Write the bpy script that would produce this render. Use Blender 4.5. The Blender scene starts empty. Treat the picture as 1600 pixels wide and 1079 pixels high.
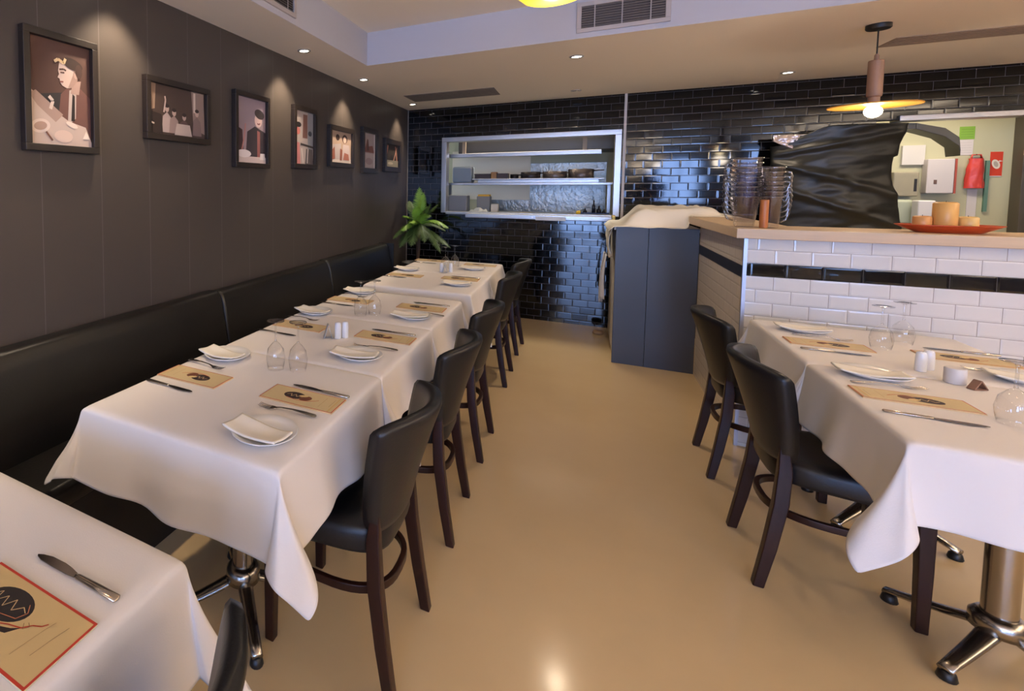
import bpy, bmesh, math, random
from mathutils import Vector, Matrix, noise
random.seed(7)
PI = math.pi
SC = bpy.context.scene
COL = SC.collection

# ------------------------------------------------------------------ camera
cam_d = bpy.data.cameras.new('camera')
cam = bpy.data.objects.new('camera', cam_d)
COL.objects.link(cam)
SC.camera = cam
cam_d.sensor_fit = 'HORIZONTAL'
cam_d.sensor_width = 36.0
cam_d.lens = 794.0 / 1600.0 * 36.0
cam_d.shift_x = (800.0 - 442.0) / 1600.0
cam_d.shift_y = -(539.5 - 338.7) / 1600.0
cam.location = (0, 0, 1.45)
cam.rotation_euler = (math.radians(90 - 3.347), 0, math.radians(30.48))
cam_d.clip_start = 0.02

# ------------------------------------------------------------------ world, exposure, main lights
world = bpy.data.worlds.new('world')
SC.world = world
world.use_nodes = True
wb = world.node_tree.nodes['Background']
wb.inputs[0].default_value = (0.62, 0.78, 1.0, 1)
wb.inputs[1].default_value = 0.9
SC.view_settings.view_transform = 'Standard'
SC.view_settings.look = 'None'
SC.view_settings.gamma = 1
SC.view_settings.use_curve_mapping = False
SC.view_settings.exposure = -0.08
SC.cycles.transparent_max_bounces = 64
SC.cycles.max_bounces = 10

def light(name, kind, loc, energy, color, rot=(0, 0, 0), **kw):
    d = bpy.data.lights.new(name, kind)
    d.energy = energy
    d.color = color
    for k, v in kw.items():
        setattr(d, k, v)
    o = bpy.data.objects.new(name, d)
    COL.objects.link(o)
    o.location = loc
    o.rotation_euler = rot
    return o

WARM = (1.0, 0.80, 0.58)
SOFTW = (1.0, 0.86, 0.70)
DAY = (0.30, 0.49, 1.0)
# daylight entering through the street windows behind the camera
for wx, ww, wz, wh, we in ((0.175, 1.2, 1.2, 2.3, 105), (2.25, 1.0, 1.5, 1.6, 70), (4.0, 0.8, 1.5, 1.6, 55)):
    light('daylight_window', 'AREA', (wx, -5.09, wz), we * 2.0, DAY, (math.radians(90), 0, 0), shape='RECTANGLE', size=ww, size_y=wh)
# kitchen ceiling lamps
light('kitchen_light', 'AREA', (-0.6, 6.72, 2.33), 45, (1.0, 0.9, 0.75), (0, 0, 0), shape='RECTANGLE', size=1.6, size_y=0.3)
light('kitchen_light', 'AREA', (2.7, 6.85, 2.33), 22, (1.0, 0.86, 0.66), (0, 0, 0), shape='RECTANGLE', size=0.9, size_y=0.3)

# ------------------------------------------------------------------ materials
def s2l(c):
    return tuple(((x / 255.0) / 12.92 if x / 255.0 <= 0.04045 else ((x / 255.0 + 0.055) / 1.055) ** 2.4) for x in c)

MATS = {}
def mat(name, rgb, rough=0.5, metal=0.0, spec=0.5, bump=0.0, bscale=60.0, emit=None, estr=1.0, vary=0.0, vscale=3.0, coat=0.0, sheen=0.0, stretch=None):
    if name in MATS:
        return MATS[name]
    m = bpy.data.materials.new(name)
    m.use_nodes = True
    nt = m.node_tree
    b = nt.nodes['Principled BSDF']
    col = (*s2l(rgb), 1)
    b.inputs['Base Color'].default_value = col
    b.inputs['Roughness'].default_value = rough
    b.inputs['Metallic'].default_value = metal
    b.inputs['Specular IOR Level'].default_value = spec
    b.inputs['Coat Weight'].default_value = coat
    b.inputs['Sheen Weight'].default_value = sheen
    tc = nt.nodes.new('ShaderNodeTexCoord')
    src = tc.outputs['Object']
    if stretch:
        mp = nt.nodes.new('ShaderNodeMapping')
        mp.inputs['Scale'].default_value = stretch
        nt.links.new(src, mp.inputs[0])
        src = mp.outputs[0]
    if vary > 0:
        n = nt.nodes.new('ShaderNodeTexNoise')
        n.inputs['Scale'].default_value = vscale
        n.inputs['Detail'].default_value = 4
        nt.links.new(src, n.inputs['Vector'])
        mx = nt.nodes.new('ShaderNodeMix')
        mx.data_type = 'RGBA'
        mx.inputs[6].default_value = tuple(c * (1 - vary) for c in col[:3]) + (1,)
        mx.inputs[7].default_value = tuple(min(1, c * (1 + vary)) for c in col[:3]) + (1,)
        nt.links.new(n.outputs['Fac'], mx.inputs[0])
        nt.links.new(mx.outputs[2], b.inputs['Base Color'])
    if bump > 0:
        n2 = nt.nodes.new('ShaderNodeTexNoise')
        n2.inputs['Scale'].default_value = bscale
        n2.inputs['Detail'].default_value = 3
        nt.links.new(src, n2.inputs['Vector'])
        bp = nt.nodes.new('ShaderNodeBump')
        bp.inputs['Strength'].default_value = bump
        bp.inputs['Distance'].default_value = 0.01
        nt.links.new(n2.outputs['Fac'], bp.inputs['Height'])
        nt.links.new(bp.outputs[0], b.inputs['Normal'])
    if emit:
        b.inputs['Emission Color'].default_value = (*s2l(emit), 1)
        b.inputs['Emission Strength'].default_value = estr
    MATS[name] = m
    return m

def flat(rgb, rough=0.6):
    return mat('ink_%d_%d_%d_%d' % (*rgb, int(rough * 10)), rgb, rough)

def tile_mat(name, rgb, grout, du, dv, axis, rough, tilt, bev=0.35, spec=0.5):
    """running-bond bevelled tiles in world metres; axis 'x' or 'y' is the horizontal one"""
    m = bpy.data.materials.new(name)
    m.use_nodes = True
    nt = m.node_tree
    N, Lk = nt.nodes, nt.links
    b = N['Principled BSDF']
    g = N.new('ShaderNodeNewGeometry')
    sp = N.new('ShaderNodeSeparateXYZ')
    Lk.new(g.outputs['Position'], sp.inputs[0])
    def add(o, v):
        a = N.new('ShaderNodeMath'); a.operation = 'ADD'; a.inputs[1].default_value = v
        Lk.new(o, a.inputs[0]); return a.outputs[0]
    cb = N.new('ShaderNodeCombineXYZ')
    Lk.new(add(sp.outputs[axis.upper()], du), cb.inputs[0])
    Lk.new(add(sp.outputs['Z'], dv), cb.inputs[1])
    def brick(mort, smooth):
        br = N.new('ShaderNodeTexBrick')
        br.offset = 0.5; br.offset_frequency = 2
        br.inputs['Scale'].default_value = 1
        br.inputs['Brick Width'].default_value = 0.1435
        br.inputs['Row Height'].default_value = 0.0725
        br.inputs['Mortar Size'].default_value = mort
        br.inputs['Mortar Smooth'].default_value = smooth
        br.inputs['Color1'].default_value = (0, 0, 0, 1)
        br.inputs['Color2'].default_value = (1, 1, 1, 1)
        br.inputs['Mortar'].default_value = (.5, .5, .5, 1)
        Lk.new(cb.outputs[0], br.inputs['Vector'])
        return br
    b1 = brick(0.0011, 0.1)
    b2 = brick(0.010, 1.0)
    mx = N.new('ShaderNodeMix'); mx.data_type = 'RGBA'
    mx.inputs[6].default_value = (*s2l(rgb), 1)
    mx.inputs[7].default_value = (*s2l(grout), 1)
    Lk.new(b1.outputs['Fac'], mx.inputs[0])
    Lk.new(mx.outputs[2], b.inputs['Base Color'])
    mr = N.new('ShaderNodeMix'); mr.data_type = 'FLOAT'
    mr.inputs[2].default_value = rough; mr.inputs[3].default_value = 0.7
    Lk.new(b1.outputs['Fac'], mr.inputs[0])
    Lk.new(mr.outputs[0], b.inputs['Roughness'])
    b.inputs['Specular IOR Level'].default_value = spec
    # bevel
    inv = N.new('ShaderNodeMath'); inv.operation = 'SUBTRACT'; inv.inputs[0].default_value = 1
    Lk.new(b2.outputs['Fac'], inv.inputs[1])
    bp = N.new('ShaderNodeBump')
    bp.inputs['Strength'].default_value = bev
    bp.inputs['Distance'].default_value = 0.004
    Lk.new(inv.outputs[0], bp.inputs['Height'])
    # each tile sits a hair out of true
    wn = N.new('ShaderNodeTexWhiteNoise'); wn.noise_dimensions = '1D'
    Lk.new(b1.outputs['Color'], wn.inputs['W'])
    sb = N.new('ShaderNodeVectorMath'); sb.operation = 'SUBTRACT'; sb.inputs[1].default_value = (.5, .5, .5)
    Lk.new(wn.outputs['Color'], sb.inputs[0])
    sc = N.new('ShaderNodeVectorMath'); sc.operation = 'SCALE'; sc.inputs['Scale'].default_value = tilt
    Lk.new(sb.outputs[0], sc.inputs[0])
    ad = N.new('ShaderNodeVectorMath'); ad.operation = 'ADD'
    Lk.new(bp.outputs[0], ad.inputs[0]); Lk.new(sc.outputs[0], ad.inputs[1])
    no = N.new('ShaderNodeVectorMath'); no.operation = 'NORMALIZE'
    Lk.new(ad.outputs[0], no.inputs[0])
    Lk.new(no.outputs[0], b.inputs['Normal'])
    return m

def glass_mat(name, tint=(252, 252, 252), refl=1.15, alpha=0.07):
    m = bpy.data.materials.new(name)
    m.use_nodes = True
    nt = m.node_tree
    N, Lk = nt.nodes, nt.links
    out = N['Material Output']
    N.remove(N['Principled BSDF'])
    tr = N.new('ShaderNodeBsdfTransparent'); tr.inputs[0].default_value = (*s2l(tint), 1)
    gl = N.new('ShaderNodeBsdfGlossy'); gl.inputs['Roughness'].default_value = 0.03
    lw = N.new('ShaderNodeLayerWeight'); lw.inputs['Blend'].default_value = 0.5
    fr = N.new('ShaderNodeMath'); fr.operation = 'POWER'; fr.inputs[1].default_value = 4.0
    Lk.new(lw.outputs['Facing'], fr.inputs[0])
    ml = N.new('ShaderNodeMath'); ml.operation = 'MULTIPLY_ADD'
    ml.inputs[1].default_value = refl; ml.inputs[2].default_value = alpha
    ml.use_clamp = True
    Lk.new(fr.outputs[0], ml.inputs[0])
    mx = N.new('ShaderNodeMixShader')
    Lk.new(ml.outputs[0], mx.inputs[0])
    Lk.new(tr.outputs[0], mx.inputs[1]); Lk.new(gl.outputs[0], mx.inputs[2])
    Lk.new(mx.outputs[0], out.inputs[0])
    return m

def left_wall_mat():
    m = bpy.data.materials.new('charcoal_wall_boards')
    m.use_nodes = True
    nt = m.node_tree; N, Lk = nt.nodes, nt.links
    b = N['Principled BSDF']
    g = N.new('ShaderNodeNewGeometry'); sp = N.new('ShaderNodeSeparateXYZ')
    Lk.new(g.outputs['Position'], sp.inputs[0])
    def M(op, a, v=None, v2=None):
        n = N.new('ShaderNodeMath'); n.operation = op
        for i, q in enumerate((a, v, v2)):
            if q is None: continue
            if isinstance(q, (int, float)): n.inputs[i].default_value = q
            else: Lk.new(q, n.inputs[i])
        return n.outputs[0]
    u = M('DIVIDE', M('ADD', sp.outputs['Y'], 5.75 - 1.158 + 0.2925 * 0.5), 0.2925)
    f = M('ABSOLUTE', M('SUBTRACT', M('FRACT', u), 0.5))
    line = M('LESS_THAN', f, 0.0055)
    n = N.new('ShaderNodeTexNoise'); n.inputs['Scale'].default_value = 0.9
    Lk.new(g.outputs['Position'], n.inputs['Vector'])
    mx = N.new('ShaderNodeMix'); mx.data_type = 'RGBA'
    mx.inputs[6].default_value = (*s2l((69, 62, 58)), 1)
    mx.inputs[7].default_value = (*s2l((74, 67, 62)), 1)
    Lk.new(n.outputs['Fac'], mx.inputs[0])
    m2 = N.new('ShaderNodeMix'); m2.data_type = 'RGBA'
    Lk.new(line, m2.inputs[0]); Lk.new(mx.outputs[2], m2.inputs[6])
    m2.inputs[7].default_value = (*s2l((94, 88, 86)), 1)
    Lk.new(m2.outputs[2], b.inputs['Base Color'])
    b.inputs['Roughness'].default_value = 0.42
    b.inputs['Specular IOR Level'].default_value = 0.35
    bp = N.new('ShaderNodeBump'); bp.invert = True; bp.inputs['Strength'].default_value = 0.5; bp.inputs['Distance'].default_value = 0.002
    Lk.new(line, bp.inputs['Height']); Lk.new(bp.outputs[0], b.inputs['Normal'])
    return m

def floor_mat():
    m = bpy.data.materials.new('polished_beige_floor')
    m.use_nodes = True
    nt = m.node_tree; N, Lk = nt.nodes, nt.links
    b = N['Principled BSDF']
    g = N.new('ShaderNodeNewGeometry')
    n = N.new('ShaderNodeTexNoise'); n.inputs['Scale'].default_value = 1.1; n.inputs['Detail'].default_value = 6; n.inputs['Roughness'].default_value = 0.6
    Lk.new(g.outputs['Position'], n.inputs['Vector'])
    cr = N.new('ShaderNodeValToRGB')
    cr.color_ramp.elements[0].position = 0.3; cr.color_ramp.elements[0].color = (*s2l((199, 172, 130)), 1)
    cr.color_ramp.elements[1].position = 0.7; cr.color_ramp.elements[1].color = (*s2l((207, 180, 138)), 1)
    Lk.new(n.outputs['Fac'], cr.inputs[0])
    Lk.new(cr.outputs[0], b.inputs['Base Color'])
    n2 = N.new('ShaderNodeTexNoise'); n2.inputs['Scale'].default_value = 7; n2.inputs['Detail'].default_value = 5
    Lk.new(g.outputs['Position'], n2.inputs['Vector'])
    mr = N.new('ShaderNodeMapRange'); mr.inputs[3].default_value = 0.10; mr.inputs[4].default_value = 0.20
    Lk.new(n2.outputs['Fac'], mr.inputs[0]); Lk.new(mr.outputs[0], b.inputs['Roughness'])
    b.inputs['Specular IOR Level'].default_value = 0.35
    bp = N.new('ShaderNodeBump'); bp.inputs['Strength'].default_value = 0.04; bp.inputs['Distance'].default_value = 0.01
    Lk.new(n.outputs['Fac'], bp.inputs['Height']); Lk.new(bp.outputs[0], b.inputs['Normal'])
    return m

M_FLOOR = floor_mat()
M_LWALL = left_wall_mat()
M_BTILE = tile_mat('black_gloss_tile', (7, 7, 8), (92, 92, 98), 0.06, 0.03, 'x', 0.07, 0.016, 0.06, 0.42)
M_WTILE = tile_mat('white_gloss_tile', (214, 211, 208), (128, 122, 116), -0.045, 0.052, 'x', 0.09, 0.012, 0.35)
M_WTILEY = tile_mat('white_gloss_tile_side', (216, 206, 192), (150, 140, 128), -0.04, 0.052, 'y', 0.2, 0.012, 0.3)
M_CEIL = mat('ceiling_paint', (242, 231, 215), 0.9)
M_BULK = mat('bulkhead_paint', (186, 184, 190), 0.85)  # dimmer bluish light on the ceiling step, put into its colour
M_PLAIN = mat('taupe_wall_paint', (112, 104, 96), 0.8)
M_KWALL = mat('kitchen_wall_paint', (186, 182, 150), 0.6, vary=0.04)
M_KWALL2 = mat('kitchen_cream_panel', (228, 214, 188), 0.5)
M_STEEL = mat('brushed_steel', (170, 168, 166), 0.33, 1.0, bump=0.03, bscale=40, stretch=(1, 1, 30))
M_CHROME = mat('polished_chrome', (168, 160, 150), 0.24, 1.0)
M_CUTL = mat('cutlery_steel', (196, 186, 172), 0.16, 1.0)
M_BLADE = mat('blade_steel', (120, 116, 112), 0.14, 1.0)
M_CLOTH = mat('white_table_linen', (226, 219, 213), 0.9, spec=0.2, bump=0.05, bscale=350, sheen=0.1)
M_NAPK = mat('cream_napkin_linen', (234, 226, 210), 0.85, spec=0.2, bump=0.04, bscale=300)
M_LEATH = mat('black_leather', (21, 21, 23), 0.38, spec=0.42, bump=0.05, bscale=180)
M_LEATHB = mat('black_banquette_vinyl', (15, 13, 12), 0.36, spec=0.45, bump=0.05, bscale=120)
M_WOOD = mat('dark_stained_wood', (42, 20, 13), 0.36, spec=0.28, vary=0.35, vscale=14, stretch=(6, 6, 1), bump=0.02)
M_OAK = mat('pale_timber', (196, 172, 142), 0.45, vary=0.12, vscale=8, stretch=(0.6, 8, 8))
M_WALN = mat('pendant_timber', (156, 118, 92), 0.5, vary=0.15, vscale=12)
M_NAVY = mat('charcoal_panel_laminate', (62, 62, 66), 0.4)
M_PORC = mat('white_porcelain', (232, 230, 228), 0.12, spec=0.5)
M_BLACK = mat('black_paint', (18, 16, 15), 0.45)
M_FRAME = mat('dark_brown_frame', (36, 28, 24), 0.4)
M_GLASS = glass_mat('clear_glass')
M_GLASS2 = glass_mat('clear_acrylic', (250, 250, 252), 0.55, 0.06)
M_RIM = glass_mat('clear_acrylic_edge', (225, 228, 235), 0.6, 0.22)
M_PLAST = mat('black_plastic_film', (34, 34, 29), 0.42, spec=0.45)
M_GRAY = mat('vent_grey', (150, 145, 140), 0.5)
M_DARKV = mat('vent_dark', (70, 62, 60), 0.7)
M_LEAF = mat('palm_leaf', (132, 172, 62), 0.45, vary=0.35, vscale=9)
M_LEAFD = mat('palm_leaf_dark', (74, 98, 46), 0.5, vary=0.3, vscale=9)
M_TRUNK = mat('palm_trunk', (84, 62, 44), 0.8, bump=0.5, bscale=40)
M_POT = mat('plant_pot', (52, 42, 36), 0.5)

# ------------------------------------------------------------------ mesh helpers
class MB:
    def __init__(s):
        s.v = []; s.f = []; s.m = []; s.mats = []
    def mi(s, m):
        if m is None: return 0
        if m not in s.mats: s.mats.append(m)
        return s.mats.index(m)
    def add(s, vs, fs, m=None):
        o = len(s.v); k = s.mi(m)
        s.v += [tuple(v) for v in vs]
        for f in fs:
            s.f.append(tuple(i + o for i in f)); s.m.append(k)
        return s
    def box(s, x0, x1, y0, y1, z0, z1, m=None):
        vs = [(x, y, z) for x in (x0, x1) for y in (y0, y1) for z in (z0, z1)]
        fs = [(0, 1, 3, 2), (4, 6, 7, 5), (0, 4, 5, 1), (2, 3, 7, 6), (0, 2, 6, 4), (1, 5, 7, 3)]
        return s.add(vs, fs, m)
    def loft(s, rings, m=None, caps=True, closed=True):
        n = len(rings[0]); vs = [p for r in rings for p in r]; fs = []
        for i in range(len(rings) - 1):
            for j in range(n if closed else n - 1):
                a = i * n + j; b = i * n + (j + 1) % n
                fs.append((a, b, b + n, a + n))
        if caps:
            fs.append(tuple(reversed(range(n)))); fs.append(tuple((len(rings) - 1) * n + j for j in range(n)))
        return s.add(vs, fs, m)
    def lathe(s, prof, n=24, c=(0, 0, 0), m=None, caps=True):
        rings = [[(c[0] + r * math.cos(2 * PI * j / n), c[1] + r * math.sin(2 * PI * j / n), c[2] + z) for j in range(n)] for r, z in prof]
        return s.loft(rings, m, caps)
    def tube(s, pts, r, n=8, m=None, closed=False):
        pts = [Vector(p) for p in pts]; rings = []
        N = len(pts)
        for i, p in enumerate(pts):
            a = pts[(i - 1) % N] if closed or i > 0 else p
            b = pts[(i + 1) % N] if closed or i < N - 1 else p
            t = (b - a).normalized()
            u = t.cross(Vector((0, 0, 1)))
            if u.length < 1e-3: u = t.cross(Vector((1, 0, 0)))
            u.normalize(); w = u.cross(t).normalized()
            ri = r[i] if isinstance(r, (list, tuple)) else r
            rings.append([tuple(p + (u * math.cos(2 * PI * k / n) + w * math.sin(2 * PI * k / n)) * ri) for k in range(n)])
        if closed:
            rings.append(rings[0])
            return s.loft(rings, m, caps=False)
        return s.loft(rings, m)
    def grid(s, fn, nu, nv, m=None):
        vs = [fn(i / nu, j / nv) for i in range(nu + 1) for j in range(nv + 1)]
        fs = [(i * (nv + 1) + j, (i + 1) * (nv + 1) + j, (i + 1) * (nv + 1) + j + 1, i * (nv + 1) + j + 1) for i in range(nu) for j in range(nv)]
        return s.add(vs, fs, m)
    def build(s, name, material=None, parent=None, smooth=False, bevel=0, subd=0, solid=0, seg=2, recalc=True):
        me = bpy.data.meshes.new(name)
        me.from_pydata(s.v, [], s.f)
        if material is not None and not s.mats: me.materials.append(material)
        else:
            for mm in s.mats: me.materials.append(mm)
            for p, k in zip(me.polygons, s.m): p.material_index = k
        if recalc:
            bm = bmesh.new(); bm.from_mesh(me)
            bmesh.ops.recalc_face_normals(bm, faces=bm.faces)
            bm.to_mesh(me); bm.free()
        if smooth:
            for p in me.polygons: p.use_smooth = True
        o = bpy.data.objects.new(name, me)
        COL.objects.link(o)
        if parent is not None: o.parent = parent
        if bevel:
            b = o.modifiers.new('bevel', 'BEVEL'); b.width = bevel; b.segments = seg; b.limit_method = 'ANGLE'; b.angle_limit = math.radians(40)
            if not smooth:
                for p in me.polygons: p.use_smooth = True
                w = o.modifiers.new('wn', 'WEIGHTED_NORMAL')
        if solid:
            b = o.modifiers.new('solid', 'SOLIDIFY'); b.thickness = solid; b.offset = -1
        if subd:
            b = o.modifiers.new('sub', 'SUBSURF'); b.levels = subd; b.render_levels = subd
        return o

def tag(o, label=None, cat=None, group=None, kind=None):
    if label: o['label'] = label
    if cat: o['category'] = cat
    if group: o['group'] = group
    if kind: o['kind'] = kind
    return o

def empty(name, loc=(0, 0, 0), rz=0, label=None, cat=None, group=None):
    o = bpy.data.objects.new(name, None)
    o.empty_display_size = 0.05
    COL.objects.link(o)
    o.location = loc; o.rotation_euler = (0, 0, rz)
    return tag(o, label, cat, group)

def dup(root, loc, rz=0, label=None, group=None):
    c = root.copy(); COL.objects.link(c)
    c.location = loc; c.rotation_euler = (0, 0, rz)
    if label: c['label'] = label
    if group: c['group'] = group
    for ch in list(root.children):
        d = ch.copy(); COL.objects.link(d); d.parent = c
        for g in list(ch.children):
            e = g.copy(); COL.objects.link(e); e.parent = d
    return c

class Kind:
    """the first placement uses the original, each later one a copy of it and its parts"""
    def __init__(s, make): s.make = make; s.o = None
    def put(s, loc, rz, label, group=None):
        if s.o is None:
            s.o = s.make(); s.o.location = loc; s.o.rotation_euler = (0, 0, rz); s.o['label'] = label
            if group: s.o['group'] = group
            return s.o
        return dup(s.o, loc, rz, label, group)

def canvas(name, shapes, parent=None, mtx=None, lift=0.00025, base=None, thick=0.0008):
    """flat artwork: shapes stacked in the xy plane, mtx takes it into place"""
    mb = MB(); k = 0
    for sh in shapes:
        kind, col = sh[0], flat(sh[-1]); z = k * lift; k += 1
        if kind == 'rect':
            x0, y0, x1, y1 = sh[1:5]; pts = [(x0, y0), (x1, y0), (x1, y1), (x0, y1)]
        elif kind == 'ell':
            cx, cy, rx, ry, a = sh[1:6]; pts = []
            for i in range(28):
                t = 2 * PI * i / 28; x, y = rx * math.cos(t), ry * math.sin(t)
                pts.append((cx + x * math.cos(a) - y * math.sin(a), cy + x * math.sin(a) + y * math.cos(a)))
        elif kind == 'poly': pts = sh[1]
        elif kind == 'line':
            P, w = sh[1], sh[2]; q = []
            for i in range(len(P) - 1):
                a, b = Vector(P[i]), Vector(P[i + 1]); d = (b - a).normalized(); n = Vector((-d.y, d.x)) * w / 2
                q = [a - n, b - n, b + n, a + n]
                mb.add([(p.x, p.y, z) for p in q], [(0, 1, 2, 3)], col)
            continue
        mb.add([(p[0], p[1], z) for p in pts], [tuple(range(len(pts)))], col)
    if mtx is not None: mb.v = [tuple(mtx @ Vector(v)) for v in mb.v]
    return mb.build(name, None, parent, recalc=False)

def struct(name, mb, m, **kw):
    return tag(mb.build(name, m, **kw), kind='structure')

# ------------------------------------------------------------------ room shell
YB = 6.15          # tiled back wall
XL = -1.852        # panelled left wall
ZC = 2.38          # low ceiling
struct('floor', MB().box(XL - .1, 4.6, -5.1, 7.6, -0.1, 0.0), M_FLOOR)
struct('wall_left', MB().box(XL - .1, XL, -5.1, YB + .1, 0, 2.75), M_LWALL)
b = MB()
b.box(XL, -1.43, YB, YB + .12, 0, ZC); b.box(-1.43, 0.30, YB, YB + .12, 2.02, ZC); b.box(-1.43, 0.30, YB, YB + .12, 0, 1.15)
b.box(0.30, 2.08, YB, YB + .12, 0, ZC); b.box(2.08, 3.9, YB, YB + .12, 2.0, ZC); b.box(2.08, 3.9, YB, YB + .12, 0, 1.0); b.box(3.9, 4.6, YB, YB + .12, 0, ZC)
struct('wall_back', b, M_BTILE)
struct('wall_right', MB().box(4.6, 4.7, -5.1, 7.6, 0, 2.75), M_PLAIN)
b = MB()
b.box(XL, -0.45, -5.08, -5.0, 0, 2.75); b.box(0.80, 1.72, -5.08, -5.0, 0, 2.75); b.box(2.78, 3.58, -5.08, -5.0, 0, 2.75); b.box(4.42, 4.6, -5.08, -5.0, 0, 2.75)
b.box(-0.45, 0.80, -5.08, -5.0, 2.38, 2.75); b.box(1.72, 2.78, -5.08, -5.0, 2.34, 2.75); b.box(3.58, 4.42, -5.08, -5.0, 2.34, 2.75); b.box(1.72, 2.78, -5.08, -5.0, 0, .68); b.box(3.58, 4.42, -5.08, -5.0, 0, .68)
struct('wall_front', b, M_PLAIN)
for nm_, x0, x1, z0, z1 in (('door_1', -0.45, 0.80, 0, 2.38), ('window_1', 1.72, 2.78, .68, 2.34), ('window_2', 3.58, 4.42, .68, 2.34)):
    b = MB(); b.box(x0, x0 + .05, -5.07, -5.02, z0, z1); b.box(x1 - .05, x1, -5.07, -5.02, z0, z1); b.box(x0 + .05, x1 - .05, -5.07, -5.02, z0, z0 + .05); b.box(x0 + .05, x1 - .05, -5.07, -5.02, z1 - .05, z1)
    b.box((x0 + x1) / 2 - .02, (x0 + x1) / 2 + .02, -5.07, -5.02, z0 + .05, z1 - .05)
    struct(nm_, b, M_BLACK)
struct('wall_kitchen', MB().box(XL, 4.6, 7.5, 7.6, 0, 2.6), M_KWALL)
b = MB()      # dropped ceiling border around the raised tray, one slab with a hole
b.box(XL, -1.455, -5.1, 3.745, ZC, 2.80); b.box(XL, 4.6, 3.745, YB, ZC, 2.80)
struct('ceiling', b, M_CEIL)
struct('ceiling_tray', MB().box(-1.455, 4.6, -5.1, 3.745, 2.628, 2.80), M_CEIL)
bpy.data.objects['ceiling_tray'].name = 'ceiling_raised'
b = MB(); b.box(-1.455, 4.6, 3.743, 3.745, ZC + .0005, 2.628)
struct('trim_3', b, M_BULK)  # thin skin over the step face, carrying its shade as darker colour
b = MB(); b.box(-1.455, -1.453, -5.0, 3.743, ZC + .0005, 2.628)
struct('trim_4', b, M_BULK)  # same shade-coloured skin on the left step face
struct('ceiling_kitchen', MB().box(XL, 4.6, YB, 7.5, ZC, 2.6), M_CEIL)
struct('trim_1', MB().box(0.338, 0.360, YB - .012, YB, 0, ZC), mat('tile_trim', (196, 186, 176), 0.4))
struct('trim_2', MB().box(XL, XL + .008, YB - .008, YB, 0.0, ZC), mat('grey_trim', (120, 114, 108), 0.5))

# ------------------------------------------------------------------ kitchen pass window and its shelf
ps = empty('kitchen_pass_frame', (-0.56, YB, 1.15), label='stainless steel framed kitchen serving hatch in the black tiled wall', cat='serving hatch')
def rel(mb, o):
    lx, ly, lz = o.location; mb.v = [(x - lx, y - ly, z - lz) for x, y, z in mb.v]; return mb
b = MB(); b.box(-1.44, 0.325, YB - .02, YB + .13, 1.978, 2.03); b.box(-1.44, -1.385, YB - .02, YB + .13, 1.15, 1.978); b.box(0.27, 0.325, YB - .02, YB + .13, 1.15, 1.978)
b.box(-1.385, 0.27, YB - .02, YB + .13, 1.135, 1.165)
rel(b, ps).build('hatch_surround', M_STEEL, ps, bevel=.003)
b = MB(); b.box(-1.14, 0.262, YB - .14, YB - .02, 1.105, 1.155)
rel(b, ps).build('sill_shelf', M_STEEL, ps, bevel=.006)
rel(MB().box(0.262, 0.29, YB - .145, YB - .02, 1.10, 1.17), ps).build('shelf_end_cap', mat('brass', (190, 160, 90), .35, 1.0), ps, bevel=.004)
ticket = rel(MB().box(-0.42, -0.14, YB - .146, YB - .141, 1.10, 1.14), ps).build('docket_holder', mat('white_card', (230, 228, 222), .5), ps)

def root_tag(o, label, cat, group=None): return tag(o, label, cat, group)
# overhead gantry
g = empty('heat_lamp_gantry', (-0.65, 6.6, 1.82), label='long stainless heat lamp rail hanging inside the kitchen hatch', cat='heat lamp')
b = MB(); b.box(-1.48, 0.17, 6.56, 6.68, 1.815, 1.862)
rel(b, g).build('lamp_rail', M_STEEL, g, bevel=.004)
rel(MB().box(-0.012, 0.03, 6.6, 6.63, 1.862, 2.38), g).build('hanger', mat('tan_post', (150, 130, 108), .5), g)
rel(MB().box(-1.3, -1.26, 6.6, 6.63, 1.862, 2.38), g).build('hanger', mat('tan_post', (150, 130, 108), .5), g)
# exhaust hood
eh = MB(); eh.box(-1.40, 1.0, 6.86, 7.48, 1.88, 2.34); tag(eh.build('exhaust_hood', mat('dark_hood', (30, 27, 25), .4), bevel=.01), 'dark exhaust hood across the top of the kitchen behind the hatch', 'exhaust hood')
# shelf
g = empty('kitchen_shelf', (-0.45, 6.6, 1.5), label='two tier stainless wall shelf carrying pans inside the kitchen hatch', cat='shelf')
b = MB(); b.box(-1.16, 0.2, 6.5, 6.8, 1.535, 1.552); rel(b, g).build('upper_board', M_STEEL, g, bevel=.004)
b = MB(); b.box(-1.5, 0.285, 6.5, 6.8, 1.475, 1.503); rel(b, g).build('lower_board', M_STEEL, g, bevel=.004)
for x in (-1.48, 0.24):
    rel(MB().box(x, x + .03, 6.72, 6.76, 0.9, 1.475), g).build('post', M_STEEL, g)
rel(MB().box(-1.1, 0.15, 6.55, 6.58, 1.503, 1.535), g).build('spacer', M_STEEL, g)
# bench
g = empty('prep_bench', (-0.55, 6.6, 0), label='stainless kitchen prep bench behind the serving hatch', cat='bench')
rel(MB().box(-1.52, 0.5, 6.32, 7.0, 1.10, 1.145), g).build('bench_top', M_STEEL, g, bevel=.005)
rel(MB().box(-1.5, 0.46, 6.36, 6.96, 0.0, 1.10), g).build('bench_body', M_STEEL, g)
# splashback
sp = MB().box(-1.15, 0.25, 7.484, 7.498, 1.0, 1.76)
tag(sp.build('steel_splashback', mat('crinkled_steel', (128, 128, 122), .3, 1.0, bump=.5, bscale=22)), 'crinkled shiny metal splashback on the wall behind the kitchen hatch', 'splashback')
sp = MB().box(-1.6, -0.6, 7.464, 7.480, 1.28, 1.95)
tag(sp.build('cream_wall_panel', M_KWALL2), 'smooth cream wall panel at the left behind the hatch shelves', 'wall panel')
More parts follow.
